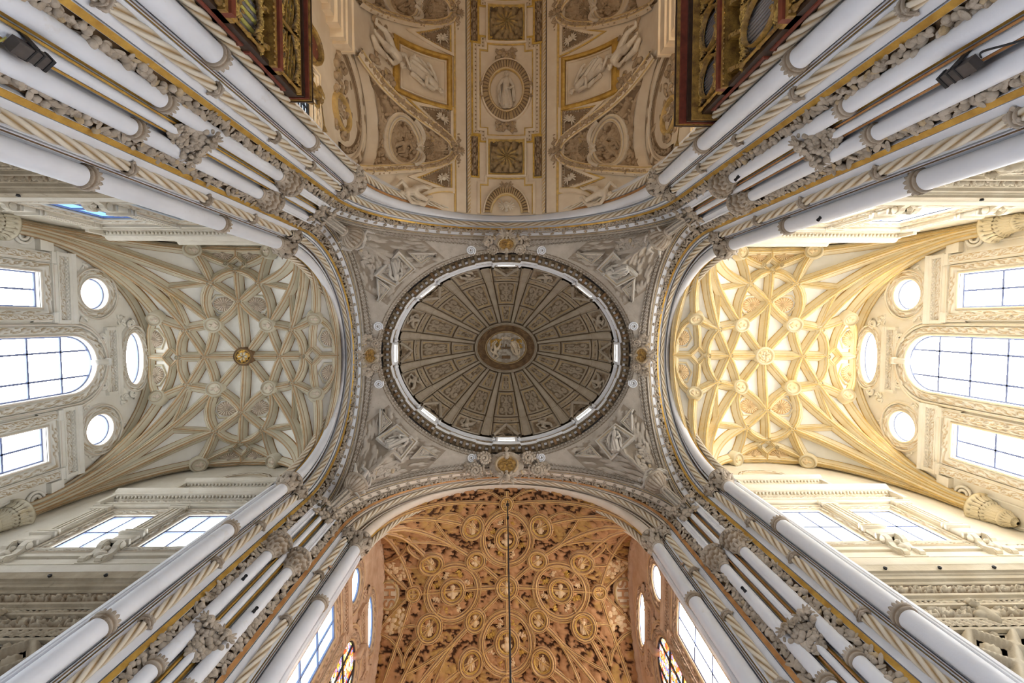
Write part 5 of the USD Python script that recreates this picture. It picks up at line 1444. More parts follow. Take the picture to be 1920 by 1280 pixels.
def window(P, shape, us, vs, label, pane, surround=0.42, mat='wall_grey', depth=-0.22, tile=None, bar=0.03, lead='lead_bar', extra=None):
    w = new_window(label)
    for c in clip_cells(shape, us, vs):
        put(w, 'pane', slab(P, c, depth - .03, depth), pane, False)
    x0, y0, x1, y1 = shape.bounds
    for u in us:
        ln = shape.intersection(sg.LineString([(u, y0), (u, y1)]))
        if not ln.is_empty and ln.length > .1:
            b = ln.bounds; put(w, 'glazing_bar', slab(P, sg.box(u - bar, b[1], u + bar, b[3]), depth - .02, depth + .05), lead, False)
    for v in vs:
        ln = shape.intersection(sg.LineString([(x0, v), (x1, v)]))
        if not ln.is_empty and ln.length > .1:
            b = ln.bounds; put(w, 'glazing_bar', slab(P, sg.box(b[0], v - bar, b[2], v + bar), depth - .02, depth + .05), lead, False)
    put(w, 'lead_frame', slab(P, shape.buffer(.03).difference(shape.buffer(-.05)), depth - .02, depth + .06), lead, False)
    put(w, 'window_back', slab(P, shape.buffer(.1), depth - .12, depth - .08), 'dark_backing', False)
    ol = np.array(sg.polygon.orient(shape, -1).exterior.coords)[:-1]
    k = surround
    if k:
        put(w, 'inner_moulding', moulding(P, ol, np.array([(0, -.02, 0), (0, .05, 0), (.05, .08, .5), (.08, .05, 0), (.10, -.02, 0)]), True, .4), mat)
        pr = np.array([(.10 + (k - .10) * x, .06) for x in np.linspace(0, 1, 10)]); pr[0, 1] = 0; pr[-1, 1] = 0
        put(w, 'carved_surround', moulding(P, ol, pr, True, .07, 0.0, RINCEAU if tile is None else tile, .07, .7), mat)
        put(w, 'outer_moulding', moulding(P, ol, np.array([(k, 0, 0), (k, .11, 0), (k + .05, .14, .4), (k + .09, .10, 0), (k + .12, 0, 0)]), True, .4), mat)
    return w


def entablature(root, P, s0, s1, z0, z1, proj, mat, ressaut=0.0, nm='entablature'):
    """Architrave, carved frieze and cornice with dentils across a wall."""
    h = z1 - z0; e = sub(root, nm)
    w = s1 - s0
    put(e, 'architrave', slab(P, sg.box(s0, z0, s1, z0 + .22 * h), -.02, proj * .45), mat, False)
    put(e, 'architrave_lip', slab(P, sg.box(s0 - .03, z0 + .20 * h, s1 + .03, z0 + .27 * h), -.02, proj * .55), mat, False)
    u = np.linspace(s0, s1, max(8, int(w / .05)))[:, None]; v = np.linspace(0, 1, 10)[None]
    put(e, 'frieze', relief(P, u + 0 * v, proj * .30, z0 + h * (.26 + .34 * v) + 0 * u, sample(RINCEAU, u * 1.9 + 0 * v, v + 0 * u), .07), mat)
    put(e, 'cornice', strip(lambda s, d, t: P(t, d, s), [(z0 + .58 * h, 0), (z0 + .60 * h, proj * .5), (z0 + .68 * h, proj * .55), (z0 + .70 * h, proj * .85), (z0 + .82 * h, proj * .88), (z0 + .86 * h, proj), (z0 + .98 * h, proj * 1.12), (z0 + h, proj * 1.12), (z0 + h, 0)], s0 - .08, s1 + .08, n=2), mat, 25)
    n = max(3, int(w / .14))
    put(e, 'dentil_row', join([slab(P, sg.box(a, z0 + .61 * h, a + .075, z0 + .68 * h), proj * .5, proj * .72) for a in np.linspace(s0, s1 - .08, n)]), mat, False)
    for q in (s0, s1):
        put(e, 'end_block', slab(P, sg.box(q - .07, z0 + .02 * h, q + .07, z0 + .97 * h), -.02, proj * .8), mat, False)
    return e


def pilaster(root, P, s0, s1, z0, z1, proj, mat, carved=True):
    p = sub(root, 'pilaster')
    put(p, 'shaft', slab(P, sg.box(s0, z0, s1, z1), -.02, proj), mat, False)
    w = s1 - s0
    if carved:
        u = np.linspace(z0 + .15, z1 - .15, max(6, int((z1 - z0) / .05)))[:, None]; v = np.linspace(.12, .88, 8)[None]
        put(p, 'carved_strip', relief(P, s0 + w * v + 0 * u, proj + .01, u + 0 * v, sample(RINCEAU, u * 1.5 + 0 * v, (v - .12) / .76 + 0 * u), .05), mat)
    else:
        for k in range(3):
            put(p, 'fillet', slab(P, sg.box(s0 + w * (.12 + .3 * k), z0 + .05, s0 + w * (.26 + .3 * k), z1 - .05), proj, proj + .05), mat, False)
    for a, b in ((z0 - .02, z0 + .14), (z1 - .20, z1 + .02)):
        put(p, 'pilaster_end', slab(P, sg.box(s0 - .06, a, s1 + .06, b), -.02, proj + .07), mat, False)
        put(p, 'pilaster_end', slab(P, sg.box(s0 - .10, b - .06, s1 + .10, b), -.02, proj + .11), mat, False)


def volute(P, s, z, r, q, mat, root, nm='volute', d=.08, thick=.055):
    a = np.linspace(0, 2.2 * 2 * PI, 44); rr = r * (1 - a / a[-1] * .85)
    S, T = s + q * rr * np.cos(a), z + rr * np.sin(a)
    k = np.arange(6) * PI / 3
    V = P(S[:, None] + thick * np.sin(k)[None] * np.cos(a)[:, None] * q, d + thick * np.cos(k)[None] + 0 * a[:, None], T[:, None] + thick * np.sin(k)[None] * np.sin(a)[:, None])
    put(root, nm, (V.reshape(-1, 3), grid_faces(44, 6, True)), mat)


def arch_shape(hw, z0, zs):
    a = np.linspace(0, PI, 25)
    return sg.Polygon([(-hw, z0), (hw, z0)] + [(hw * math.cos(x), zs + hw * math.sin(x)) for x in a])


def oval(h, z, rh, rz, n=40):
    return sg.Polygon(ellipse(h, z, rh, rz, n)[:-1])


def gable(name, P, zo, mat, pane, where, stained=False, zbot=8.0, h0=-5.75, dep=-.22):
    big = arch_shape(1.15, 15.4 + zo, 20.05 + zo)
    rects = [sg.box(q * 2.27 if q > 0 else -3.58, 14.6 + zo, 3.58 if q > 0 else -2.27, 19.0 + zo) for q in (-1, 1)]
    ocs = [oval(q * 2.9, 21.25 + zo, .65, .65) for q in (-1, 1)]
    top = oval(0, 23.2 + zo, 1.2, .50)
    wall = tag((lambda p: (UsdGeom.Xform.Define(stage, p), p)[1])('/World/' + name), 'tall carved stucco window wall closing ' + where, 'wall', kind='structure')
    poly = sg.box(h0, zbot, 5.75, 25.6)
    for o in [big, top] + rects + ocs:
        poly = poly.difference(o)
    put(wall, 'wall_face', slab(P, poly, -.42, 0.0), mat, False)
    tz = lambda *z: [a + zo for a in z]
    g = lambda h: f'{h} in the wall closing {where}'
    window(P, big, [-.53, .53], tz(16.05, 17.33, 18.6, 19.87), g(('stained glass arched window' if stained else 'tall three-light arched window')), 'stained_glass' if stained else pane, .42, mat, depth=dep, bar=.03 if not stained else .035, lead='lead_bar' if not stained else 'iron')
    for q, r in zip((-1, 1), rects):
        side = ('choir side' if q < 0 else 'chancel side') if abs(P(np.float64(0), np.float64(0), np.float64(0))[0]) > 10 else ('crossing side' if q < 0 else 'altar side')
        window(P, r, [q * 2.925], tz(15.0, 16.3, 17.6), g('rectangular window on the ' + side), pane, .40, mat, dep, bar=.03)
        window(P, ocs[0 if q < 0 else 1], [], [], g('small round window on the ' + side), pane, .36, mat, dep)
    window(P, top, [], [], g('wide oval window at the top'), pane, .30, mat, dep)
    # carved dressings
    entablature(wall, P, -1.42, 1.42, 21.62 + zo, 22.30 + zo, .20, mat)
    put(wall, 'keystone', join([slab(P, sg.box(-.11, 21.0 + zo, .11, 21.66 + zo), -.02, .30), slab(P, sg.box(-.15, 21.5 + zo, .15, 21.66 + zo), -.02, .36)]), mat, False)
    put(wall, 'arch_moulding', moulding(P, np.array([(-1.75, 18.6 + zo), (-1.75, 20.05 + zo)] + [(-1.75 * math.cos(a), 20.05 + zo + 1.62 * math.sin(a)) for a in np.linspace(.1, PI - .1, 20)] + [(1.75, 20.05 + zo), (1.75, 18.6 + zo)]), np.array([(-.06, 0, 0), (-.04, .12, 0), (.03, .14, .4), (.06, 0, 0)]), False, .5), mat)
    for q in (-1, 1):
        a, b = sorted((q * 1.72, q * 4.35))
        entablature(wall, P, a, b, 19.45 + zo, 20.22 + zo, .24, mat)
        pilaster(wall, P, *sorted((q * 1.76, q * 2.02)), 14.2 + zo, 19.48 + zo, .16, mat)
        pilaster(wall, P, *sorted((q * 4.02, q * 4.34)), 14.2 + zo, 19.48 + zo, .16, mat)
        volute(P, q * 4.85, 18.4 + zo, .36, q, mat, wall); volute(P, q * 1.0, 21.45 + zo, .24, -q, mat, wall)
        volute(P, q * 1.62, 23.0 + zo, .22, q, mat, wall)
        put(wall, 'bracket_block', slab(P, sg.box(q * 4.6 - .2, 18.9 + zo, q * 4.6 + .2, 19.4 + zo), -.02, .2), mat, False)
        put(wall, 'wall_panel', moulding(P, np.array([(q * 4.62, 14.4 + zo), (q * 4.62, 17.8 + zo), (q * 5.3, 17.4 + zo), (q * 5.3, 14.4 + zo)]), bead(.10, .05), True, .5), mat)
        rr = np.random.default_rng(60)
        for c, zz, sp in ((4.15, 21.4, .28), (2.05, 20.75, .25), (3.0, 22.3, .22), (3.9, 20.75, .30), (1.75, 22.55, .22)):
            put(wall, 'leaf_spray', blobs(P, q * (c + rr.uniform(-sp, sp, 16)), .02 + 0 * np.arange(16), zz + zo + rr.uniform(-.16, .16, 16), .075, 2, leaf=.9), mat)
    return wall


def end_space(sx):
    def P(s, d, t):
        s, d, t = np.broadcast_arrays(np.asarray(s, float), np.asarray(d, float), np.asarray(t, float))
        return np.stack([sx * (17.5 - d), s, t], -1)
    return P


def chancel_side(q):
    def P(s, d, t):
        s, d, t = np.broadcast_arrays(np.asarray(s, float), np.asarray(d, float), np.asarray(t, float))
        return np.stack([q * (6.32 - d), 12.05 + s, t], -1)
    return P


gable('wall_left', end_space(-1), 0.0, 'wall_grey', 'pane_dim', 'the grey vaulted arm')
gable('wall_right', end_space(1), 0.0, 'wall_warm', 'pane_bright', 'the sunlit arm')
gable('wall_chancel_left', chancel_side(-1), -1.2, 'chancel_wall', 'pane_chancel', 'the chancel below the grey arm', True, h0=-4.75, dep=-.05)
gable('wall_chancel_right', chancel_side(1), -1.2, 'chancel_wall', 'pane_bright', 'the chancel below the sunlit arm', True, h0=-4.75, dep=-.05)
for q, nm in ((-1, 'left'), (1, 'right')):
    v = np.linspace(-.985, .985, 60)
    put('/World/wall_chancel_' + nm, 'leaf_arch', moulding(chancel_side(q), np.stack([4.85 * v, 18.7 - .8 * v + (5.55 - .3 * v + .35 * v * v) * np.sqrt(1 - v * v) - .32], 1), band_prof(.40, .10, 11, .05), False, .07, 0, LEAVES, .07, .9), 'chancel_wall')
tag(put('/World', 'wall_chancel_back', box(-6.8, 6.8, 16.95, 17.3, 8, 26), 'chancel_wall', False), 'ochre wall at the far end of the chancel', 'wall', kind='structure')
tag(put('/World', 'wall_choir_back', box(-6.8, 6.8, -21.9, -21.5, 8, 27), 'choir_plain', False), 'cream wall at the far end of the choir', 'wall', kind='structure')


# ---------------------------------------------------------------- side walls of the transept arms
def side_space(sx, sy):
    def P(s, d, t):
        s, d, t = np.broadcast_arrays(np.asarray(s, float), np.asarray(d, float), np.asarray(t, float))
        return np.stack([sx * s, sy * (5.4 - d), t], -1)
    return P


def side_wall(sx, sy):
    P = side_space(sx, sy)
    arm = 'grey arm' if sx < 0 else 'sunlit arm'; side = 'choir' if sy < 0 else 'chancel'
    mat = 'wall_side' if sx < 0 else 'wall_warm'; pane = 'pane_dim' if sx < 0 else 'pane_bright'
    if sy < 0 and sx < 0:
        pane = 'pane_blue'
    nm = f'wall_{"left" if sx < 0 else "right"}_{"top" if sy < 0 else "bottom"}'
    wall = tag((lambda p: (UsdGeom.Xform.Define(stage, p), p)[1])('/World/' + nm), f'carved side wall of the {arm} toward the {side}, with pilasters over deep cornices', 'wall', kind='structure')
    wins = [sg.box(10.15, 15.75, 11.68, 18.2), sg.box(12.85, 15.75, 14.38, 18.2)]
    poly = sg.box(8.9, 8, 17.9, 25.2)
    for w in wins:
        poly = poly.difference(w)
    put(wall, 'wall_face', slab(P, poly, -.42, 0.0), mat, False)
    for i, w in enumerate(wins):
        c = (w.bounds[0] + w.bounds[2]) / 2
        window(P, w, [c], [17.0], f'two-by-two window in the {arm} wall toward the {side}, {("nearer the crossing pier", "farther from the crossing pier")[i]}', pane, .28, mat, -.07, bar=.034)
    entablature(wall, P, 9.3, 15.35, 18.62, 19.65, .48, mat)
    entablature(wall, P, 9.9, 13.6, 20.2, 21.0, .42, mat, nm='attic_block')
    put(wall, 'pediment_scroll', slab(P, sg.Polygon([(9.6, 19.7), (14.4, 19.7), (13.4, 20.2), (10.0, 20.2)]), -.02, .22), mat, False)
    volute(P, 14.0, 20.0, .3, 1, mat, wall); volute(P, 9.5, 20.0, .3, -1, mat, wall)
    put(wall, 'head_panel', moulding(P, ellipse(11.75, 22.0, 1.0, .55, 30), band_prof(.24, .08, 9, .04), True, .1, 0, RINCEAU, .05, .8), mat)
    for c in (9.42, 12.27, 15.12):
        pilaster(wall, P, c - .25, c + .25, 16.45, 18.6, .18, mat, False)
        put(wall, 'pedestal', join([slab(P, sg.box(c - .32, 15.72, c + .32, 16.45), -.02, .24), slab(P, sg.box(c - .38, 16.3, c + .38, 16.45), -.02, .31), slab(P, sg.box(c - .38, 15.72, c + .38, 15.86), -.02, .31)]), mat, False)
        prof = [(0, 15.76), (.34, 15.76), (.36, 15.6), (.30, 15.46), (.22, 15.40), (.17, 15.25), (.20, 15.05), (.24, 14.95), (.22, 14.84), (.14, 14.80), (.08, 14.84), (0, 14.8)]
        for q in (-.24, .24):
            put(wall, 'console_scroll', slab(lambda s, d, t, c=c, q=q: P(c + q + (d - .5) * .17, s, t), sg.Polygon(prof), 0, 1), mat, False)
            for d_, z_, r_ in ((.22, 15.60, .11), (.13, 14.94, .085)):
                put(wall, 'console_eye', slab(lambda s, d, t, c=c, q=q: P(c + q + (d - .5) * .23, s, t), sg.Point(d_, z_).buffer(r_), 0, 1), mat, False)
        put(wall, 'console_mask', on(P, BUST, c, .14, 15.3, .5, 0.0), mat)
        put(wall, 'console_back', slab(P, sg.box(c - .36, 14.75, c + .36, 15.75), -.02, .12), mat, False)
    # running mouldings, from the window sill down to the carved spandrels
    H = lambda s, d, t: P(t, d, s)
    run = lambda prof, nm, m=mat: put(wall, nm, strip(H, prof, 8.95, 17.6, n=2), m, 25)

    def band(z0, z1, d, tile, rep, amp, nm, m, d1=None):
        u = np.arange(8.95, 17.6, .05)[:, None]; v = np.linspace(0, 1, 9)[None]
        put(wall, nm, relief(P, u + 0 * v, d + ((d if d1 is None else d1) - d) * v, z0 + (z1 - z0) * v + 0 * u, sample(tile, u * rep + 0 * v, v + 0 * u), amp), m)
    run([(15.76, 0), (15.74, .10), (15.66, .14), (15.60, .10), (15.52, .06)], 'sill')
    band(15.38, 15.52, .04, EGG, 6, .05, 'egg_band', mat)
    run([(15.38, .05), (15.36, .10), (15.22, .09), (15.20, -.04), (15.16, -.04), (15.15, .03), (14.97, .03), (14.96, -.05), (14.90, -.05), (14.88, .08), (14.74, .10), (14.72, .0), (14.68, 0), (14.66, .06), (14.6, .07)], 'sill_fascia')
    run([(14.6, .07), (14.55, .10), (14.36, .12), (14.35, .02), (14.30, .02), (14.28, .14), (14.1, .16), (14.0, .42), (13.96, .50), (13.72, .50), (13.64, .48)], 'corona', mat)
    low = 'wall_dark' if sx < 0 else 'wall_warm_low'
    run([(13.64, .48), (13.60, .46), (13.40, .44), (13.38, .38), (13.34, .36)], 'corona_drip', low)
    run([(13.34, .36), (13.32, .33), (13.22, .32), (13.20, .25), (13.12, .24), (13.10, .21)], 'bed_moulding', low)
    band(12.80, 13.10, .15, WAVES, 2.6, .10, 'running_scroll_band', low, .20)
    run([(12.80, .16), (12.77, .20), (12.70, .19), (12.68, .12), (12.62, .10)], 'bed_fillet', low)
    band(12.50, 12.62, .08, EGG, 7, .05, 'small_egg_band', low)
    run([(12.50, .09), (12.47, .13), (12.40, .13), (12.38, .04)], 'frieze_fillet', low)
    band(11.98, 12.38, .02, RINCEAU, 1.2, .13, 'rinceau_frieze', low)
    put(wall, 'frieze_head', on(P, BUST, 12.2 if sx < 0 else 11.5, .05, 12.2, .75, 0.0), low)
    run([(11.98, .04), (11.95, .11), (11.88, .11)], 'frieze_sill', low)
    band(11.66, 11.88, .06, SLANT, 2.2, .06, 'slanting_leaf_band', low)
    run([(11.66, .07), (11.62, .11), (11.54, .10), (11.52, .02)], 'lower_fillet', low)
    # crossed ribs and rosettes of the carved spandrel below
    sp = sub(wall, 'lattice_spandrel')
    u = np.arange(8.95, 17.6, .06)[:, None]; z = np.arange(8.6, 11.53, .06)[None]
    A = np.abs(((u + z * 1.0) / 1.05) % 1 - .5) * 2; B = np.abs(((u - z * 1.0) / 1.05) % 1 - .5) * 2
    bar_ = np.maximum(np.clip((A - .72) / .14, 0, 1), np.clip((B - .72) / .14, 0, 1))
    bud = np.clip(1 - (np.maximum(A, B) / .40) ** 2, 0, 1) ** .5
    put(sp, 'lattice', sheet(P, u + 0 * z, .0 + .16 * bar_ + .10 * bud * (1 + .4 * np.sin(u * 37) * np.sin(z * 41)), z + 0 * u, carved(np.maximum(bar_, bud), k=.4)), low)


for sx in (-1, 1):
    for sy in (-1, 1):
        side_wall(sx, sy)

# springer corbels in the far corners of the arms
for sx in (-1, 1):
    for sy in (-1, 1):
        c = thing('springer_corbel', f'round carved corbel under the vault ribs, {"grey" if sx < 0 else "sunlit"} arm, {"choir" if sy < 0 else "chancel"} side corner', 'corbel')
        m = 'grey_rib' if sx < 0 else 'warm_rib'
        zz = np.array([0, .12, .32, .36, .44, .48, .80, .84, .92, 1.14, 1.20, 1.28, 1.30]); rad = np.array([.06, .17, .26, .31, .31, .27, .37, .43, .42, .53, .58, .58, .02])
        an = np.arange(72) * 2 * PI / 72
        flu = np.abs(np.sin(an * 9))
        fl2 = np.where(((zz > .1) & (zz < .34) | (zz > .46) & (zz < .82) | (zz > .9) & (zz < 1.16))[:, None], flu[None], 1.0)
        R = rad[:, None] * (.86 + .14 * fl2)
        V = np.stack([R * np.cos(an), R * np.sin(an), np.repeat(zz[:, None], 72, 1)], -1)
        bowl = (V.reshape(-1, 3), grid_faces(13, 72, True), np.where(fl2 < .45, -.85, 0.0).ravel())
        put(c, 'bowl', at(bowl, sx * 17.3, sy * 5.1, 16.45), m)
        put(c, 'leaf_crown', at(join(leaf_ring(.28, .46, 18, .40, .10, .35) + leaf_ring(.43, .90, 22, .28, .11, .4) + leaf_ring(.17, .08, 12, .26, .09, .5)), sx * 17.3, sy * 5.1, 16.45), m)

# ---------------------------------------------------------------- choir side walls
for q in (-1, 1):
    P = (lambda q: lambda s, d, t: np.stack(np.broadcast_arrays(q * (6.4 - np.asarray(d, float)), np.asarray(s, float), np.asarray(t, float)), -1))(q)
    arm = 'grey' if q < 0 else 'sunlit'
    wall = tag((lambda p: (UsdGeom.Xform.Define(stage, p), p)[1])(f'/World/wall_choir_{"left" if q < 0 else "right"}'), f'cream choir wall behind the organ on the {arm} side', 'wall', kind='structure')
    wn = sg.box(-9.75, 14.2, -7.75, 17.1)
    put(wall, 'wall_face', slab(P, sg.box(-21.6, 8, -7.45, 23.5).difference(wn), -.4, 0), 'choir_plain', False)
    window(P, wn, [-8.75], list(np.arange(14.4, 17.1, .2)), f'leaded window above the organ case on the {arm} side', 'pane_choir', .22, 'choir_plain', bar=.008, lead='iron')
    for yc in BAYS:
        a = np.linspace(.02, PI - .02, 30)
        put(wall, 'lunette_arch', moulding(P, np.stack([yc + 2.42 * np.cos(a), CZS - .2 + 3.1 * np.sin(a)], 1), band_prof(.42, .10, 11, .05), False, .08, 0, EGG, .06, 2.5), 'choir_plain')
        put(wall, 'inner_lunette_arch', moulding(P, np.stack([yc + 1.95 * np.cos(a), CZS - .2 + 2.6 * np.sin(a)], 1), band_prof(.30, .06, 9, .03), False, .08, 0, RINCEAU, .06, .8), 'choir_relief')
        rr = np.random.default_rng(88)
        n = 70
        put(wall, 'lunette_carving', blobs(P, yc + rr.uniform(-1.5, 1.5, n), .02 + 0 * np.arange(n), CZS - .4 + np.abs(rr.normal(0, 1.0, n)) * .9, .13, 9, leaf=.7), 'choir_relief')
        put(wall, 'lunette_oval', moulding(P, ellipse(yc + .6, 19.6, .6, .8, 30), bead(.2, .18, .5), True, .5), 'choir_relief')
    for z0, z1, w, d in ((17.9, 18.25, 1.25, .30), (18.25, 18.6, 1.45, .42), (18.6, 18.85, 1.75, .50), (18.85, 19.3, 1.85, .58)):
        put(wall, 'impost_block', slab(P, sg.box(-13.75 - w, z0, -13.75 + w, z1), -.02, d), 'choir_plain', False)
    put(wall, 'impost_lip', slab(P, sg.box(-15.65, 19.3, -11.85, 19.42), -.02, .66), 'choir_plain', False)
    put(wall, 'pilaster', slab(P, sg.box(-14.8, 8, -12.7, 17.9), -.02, .24), 'choir_plain', False)
    u = np.linspace(-14.6, -12.9, 40)[:, None]; v = np.linspace(15.0, 17.8, 60)[None]
    put(wall, 'pilaster_carving', relief(P, u + 0 * v, .26, v + 0 * u, sample(LACE, u * .6 + 0 * v, (v * .5) % 1 + 0 * u), .12), 'choir_relief')


# ================================================================ organs
def organ(q, ztop, label, style, over):
    root = thing('organ', label, 'organ')
    P = lambda s, d, t: np.stack(np.broadcast_arrays(q * (5.45 - np.asarray(d, float)), -7.5 - np.asarray(s, float), np.asarray(t, float)), -1)
    Lc = 8.2
    rng = np.random.default_rng(30 + q)
    S = lambda a, b, c, e, d0, d1: slab(P, sg.box(a, c, b, e), d0, d1)
    put(root, 'case', S(0.0, Lc, 6.5, ztop - .25, -.9, -.22), 'organ_wood', False)
    put(root, 'case_end', S(0, .10, 6.5, ztop - .25, -.9, .05), 'organ_wood', False)
    # top cornice: red and gilt members, breaking forward over the bays
    for a, b, z0, z1, d, m in ((.06, Lc, ztop - .30, ztop - .24, over * .45, 'organ_gilt'), (.04, Lc, ztop - .24, ztop - .16, over * .6, 'organ_wood'), (.02, Lc, ztop - .16, ztop - .10, over * .85, 'organ_red'), (0, Lc, ztop - .10, ztop - .05, over * .95, 'organ_gilt'), (-.02, Lc, ztop - .05, ztop, over, 'organ_wood')):
        put(root, 'top_cornice', S(a - (.2 if style == 'silver' else .03), b, z0, z1, -.88, d), m, False)
    tiers = [(ztop - 1.4, ztop - .28), (ztop - 4.0, ztop - 2.5), (ztop - 6.2, ztop - 4.4)] if style == 'silver' else [(ztop - 1.25, ztop - .28), (ztop - 3.1, ztop - 2.05), (ztop - 5.3, ztop - 3.5)]
    # cornices between the tiers
    for (lo, hi) in tiers[:2]:
        for z0, z1, d, m in ((lo - .16, lo, .14, 'organ_gilt'), (lo - .30, lo - .16, .26, 'organ_red'), (lo - .40, lo - .30, .20, 'organ_gilt')):
            put(root, 'tier_cornice', S(0, Lc, z0, z1, -.3, d), m, False)
        put(root, 'dark_soffit', S(0, Lc, lo - .95, lo - .42, -.4, -.30), 'organ_wood', False)
        put(root, 'bead_row', join([blob(P(np.float64(c), np.float64(.20), np.float64(lo - .44)), np.array([.03, .03, .03])) for c in np.arange(.05, Lc, .12)]), 'organ_gilt')
        for i in range(10):
            c = .35 + i * .8
            put(root, 'gilt_bracket', slab(lambda s, d, t, c=c: P(c + (d - .5) * .10, s, t), sg.Polygon([(-.32, lo - .42), (.10, lo - .42), (.09, lo - .52), (.02, lo - .60), (-.10, lo - .78), (-.20, lo - .92), (-.32, lo - .95)]), 0, 1), 'organ_gilt', False)
            put(root, 'bracket_leaf', join([blobs(P, c + rng.uniform(-.05, .05, 9), np.linspace(.08, -.22, 9), np.linspace(lo - .50, lo - .95, 9), .036, 3 + i, leaf=.6)]), 'organ_gilt')
    w = 1.25
    for ti, (lo, hi) in enumerate(tiers):
        for i in range(int(Lc / w)):
            s0 = .12 + i * w
            bay = sub(root, 'pipe_bay')
            n = (11, 11, 5)[ti] if style == 'silver' else (9, 9, 4)[ti]
            r = (w - .22) / n / 2 * .92
            for j in range(n):
                c = s0 + .14 + (j + .5) * (w - .28) / n
                arc = .12 * math.sin((j + .5) / n * PI)
                m = lathe([(.25 * r, 0), (r, .22), (r, hi - lo - .08 - .25 * abs(j - n // 2) / n), (r * .9, hi - lo - .08 - .25 * abs(j - n // 2) / n)], 10)
                v = m[0]
                pm = 'organ_pipe' if style == 'silver' else ('organ_olive' if (ti == 2 or (i + j) % 2) else 'organ_pipe')
                put(bay, 'pipe', (P(c + v[:, 0], -.06 + v[:, 1] + arc * .5, lo + .04 + v[:, 2]), m[1]), pm)
                if ti < 2:
                    put(bay, 'pipe_mouth', blob(P(np.float64(c), np.float64(-.06 + r + arc * .5), np.float64(lo + .36 + .05 * (j % 3))), np.array([.03, r * .7, .07])), 'organ_gilt')
            # gilt colonnette and carved pelmet
            m = lathe([(.05, 0), (.07, .05), (.035, .12), (.04, .5 * (hi - lo)), (.06, .52 * (hi - lo)), (.035, .56 * (hi - lo)), (.035, hi - lo - .15), (.07, hi - lo - .05), (.07, hi - lo)], 12)
            put(root, 'gilt_colonnette', (P(s0 + m[0][:, 0], .10 + m[0][:, 1], lo + m[0][:, 2]), m[1]), 'organ_gilt')
            u = np.linspace(0, 1, 48)[:, None]; v = np.linspace(0, 1, 12)[None]
            put(bay, 'carved_pelmet', relief(P, s0 + .08 + (w - .16) * u + 0 * v, .10, hi - (.10 + .26 * np.abs(2 * u - 1) ** 1.5) * v, sample(RINCEAU, u * 3.0 + 0 * v, v + 0 * u), .08, gold=.9), 'organ_gilt')
            put(bay, 'carved_foot', relief(P, s0 + .08 + (w - .16) * u + 0 * v, .08, lo + .26 * v + 0 * u, sample(LACE2, u * 2.0 + 0 * v, v + 0 * u), .07, gold=.9), 'organ_gilt')
            if style == 'silver' and ti < 2:
                put(bay, 'oval_frame', moulding(P, ellipse(s0 + w / 2, (lo + hi) / 2, .50, (hi - lo) * .44, 30), bead(.07, .12), True, .4, .06), 'organ_gilt')
            if style != 'silver' and ti == 0:
                for z_ in np.arange(lo + .2, hi - .2, .16):
                    put(bay, 'slanting_slat', slab(P, sg.Polygon([(s0 + .10, z_), (s0 + w - .10, z_ + .22), (s0 + w - .10, z_ + .26), (s0 + .10, z_ + .04)]), .04, .09), 'organ_gilt', False)
    # carved bands between the lower tiers
    for z0, z1 in ((tiers[1][0] - .36, tiers[1][0] - .02), (tiers[1][1] + .02, tiers[1][1] + .22)):
        u = np.arange(0, Lc, .04)[:, None]; v = np.linspace(0, 1, 10)[None]
        put(root, 'carved_band', relief(P, u + 0 * v, -.02, z0 + (z1 - z0) * v + 0 * u, sample(RINCEAU, u * 1.9 + 0 * v, v + 0 * u), .10, gold=.9), 'organ_gilt')
    # carving on the end that faces the crossing
    E_ = lambda s, d, t: np.stack(np.broadcast_arrays(q * (5.45 + np.asarray(s, float)), -7.5 + np.asarray(d, float), np.asarray(t, float)), -1)
    for z0, z1 in ((7.2, 9.4), (9.7, 11.4), (11.7, ztop - .6)):
        put(root, 'end_panel', moulding(E_, np.array([(.12, z0), (.80, z0), (.80, z1), (.12, z1)]), np.array([(-.05, 0, 0), (-.03, .05, 0), (.02, .06, 0), (.05, .02, 0)]), True, .5, -.02), 'organ_red')
    # crest figures standing on the cornice
    cr = sub(root, 'crest')
    put(cr, 'crest_oval', moulding(P, ellipse(1.9, ztop + .75, .42, .62, 30), bead(.14, .14), True, .4, .0), 'organ_gilt')
    put(cr, 'crest_shield', disc(P, 1.9, ztop + .75, .36, .56, lambda r, a: .06 * np.sqrt(np.clip(1 - r * r, 0, 1)) + 0 * a, 0, 6, 24), 'organ_red')
    put(cr, 'crest_angel', on(P, NUDE_A, .55, .0, ztop + .62, 1.25, 0.0), 'organ_gilt')
    put(cr, 'crest_leaves', blobs(P, 1.9 + rng.uniform(-1.3, 1.3, 50), .0 + 0 * np.arange(50), ztop + np.abs(rng.normal(0, .35, 50)) + .02, .10, 6, leaf=.8), 'organ_gilt')
    tr = lathe([(.015, 0), (.02, .6), (.07, .8)], 10)
    put(cr, 'trumpet', (P(.35 - tr[0][:, 2] * .8, .18 + tr[0][:, 1], ztop + 1.0 + tr[0][:, 0] + .25 * tr[0][:, 2]), tr[1]), 'organ_gilt')


organ(-1, 13.85, 'dark organ case with gold and olive patterned pipes on the grey side of the choir', 'olive', .36)
organ(1, 14.75, 'dark organ case with grey metal pipes on the sunlit side of the choir', 'silver', .73)

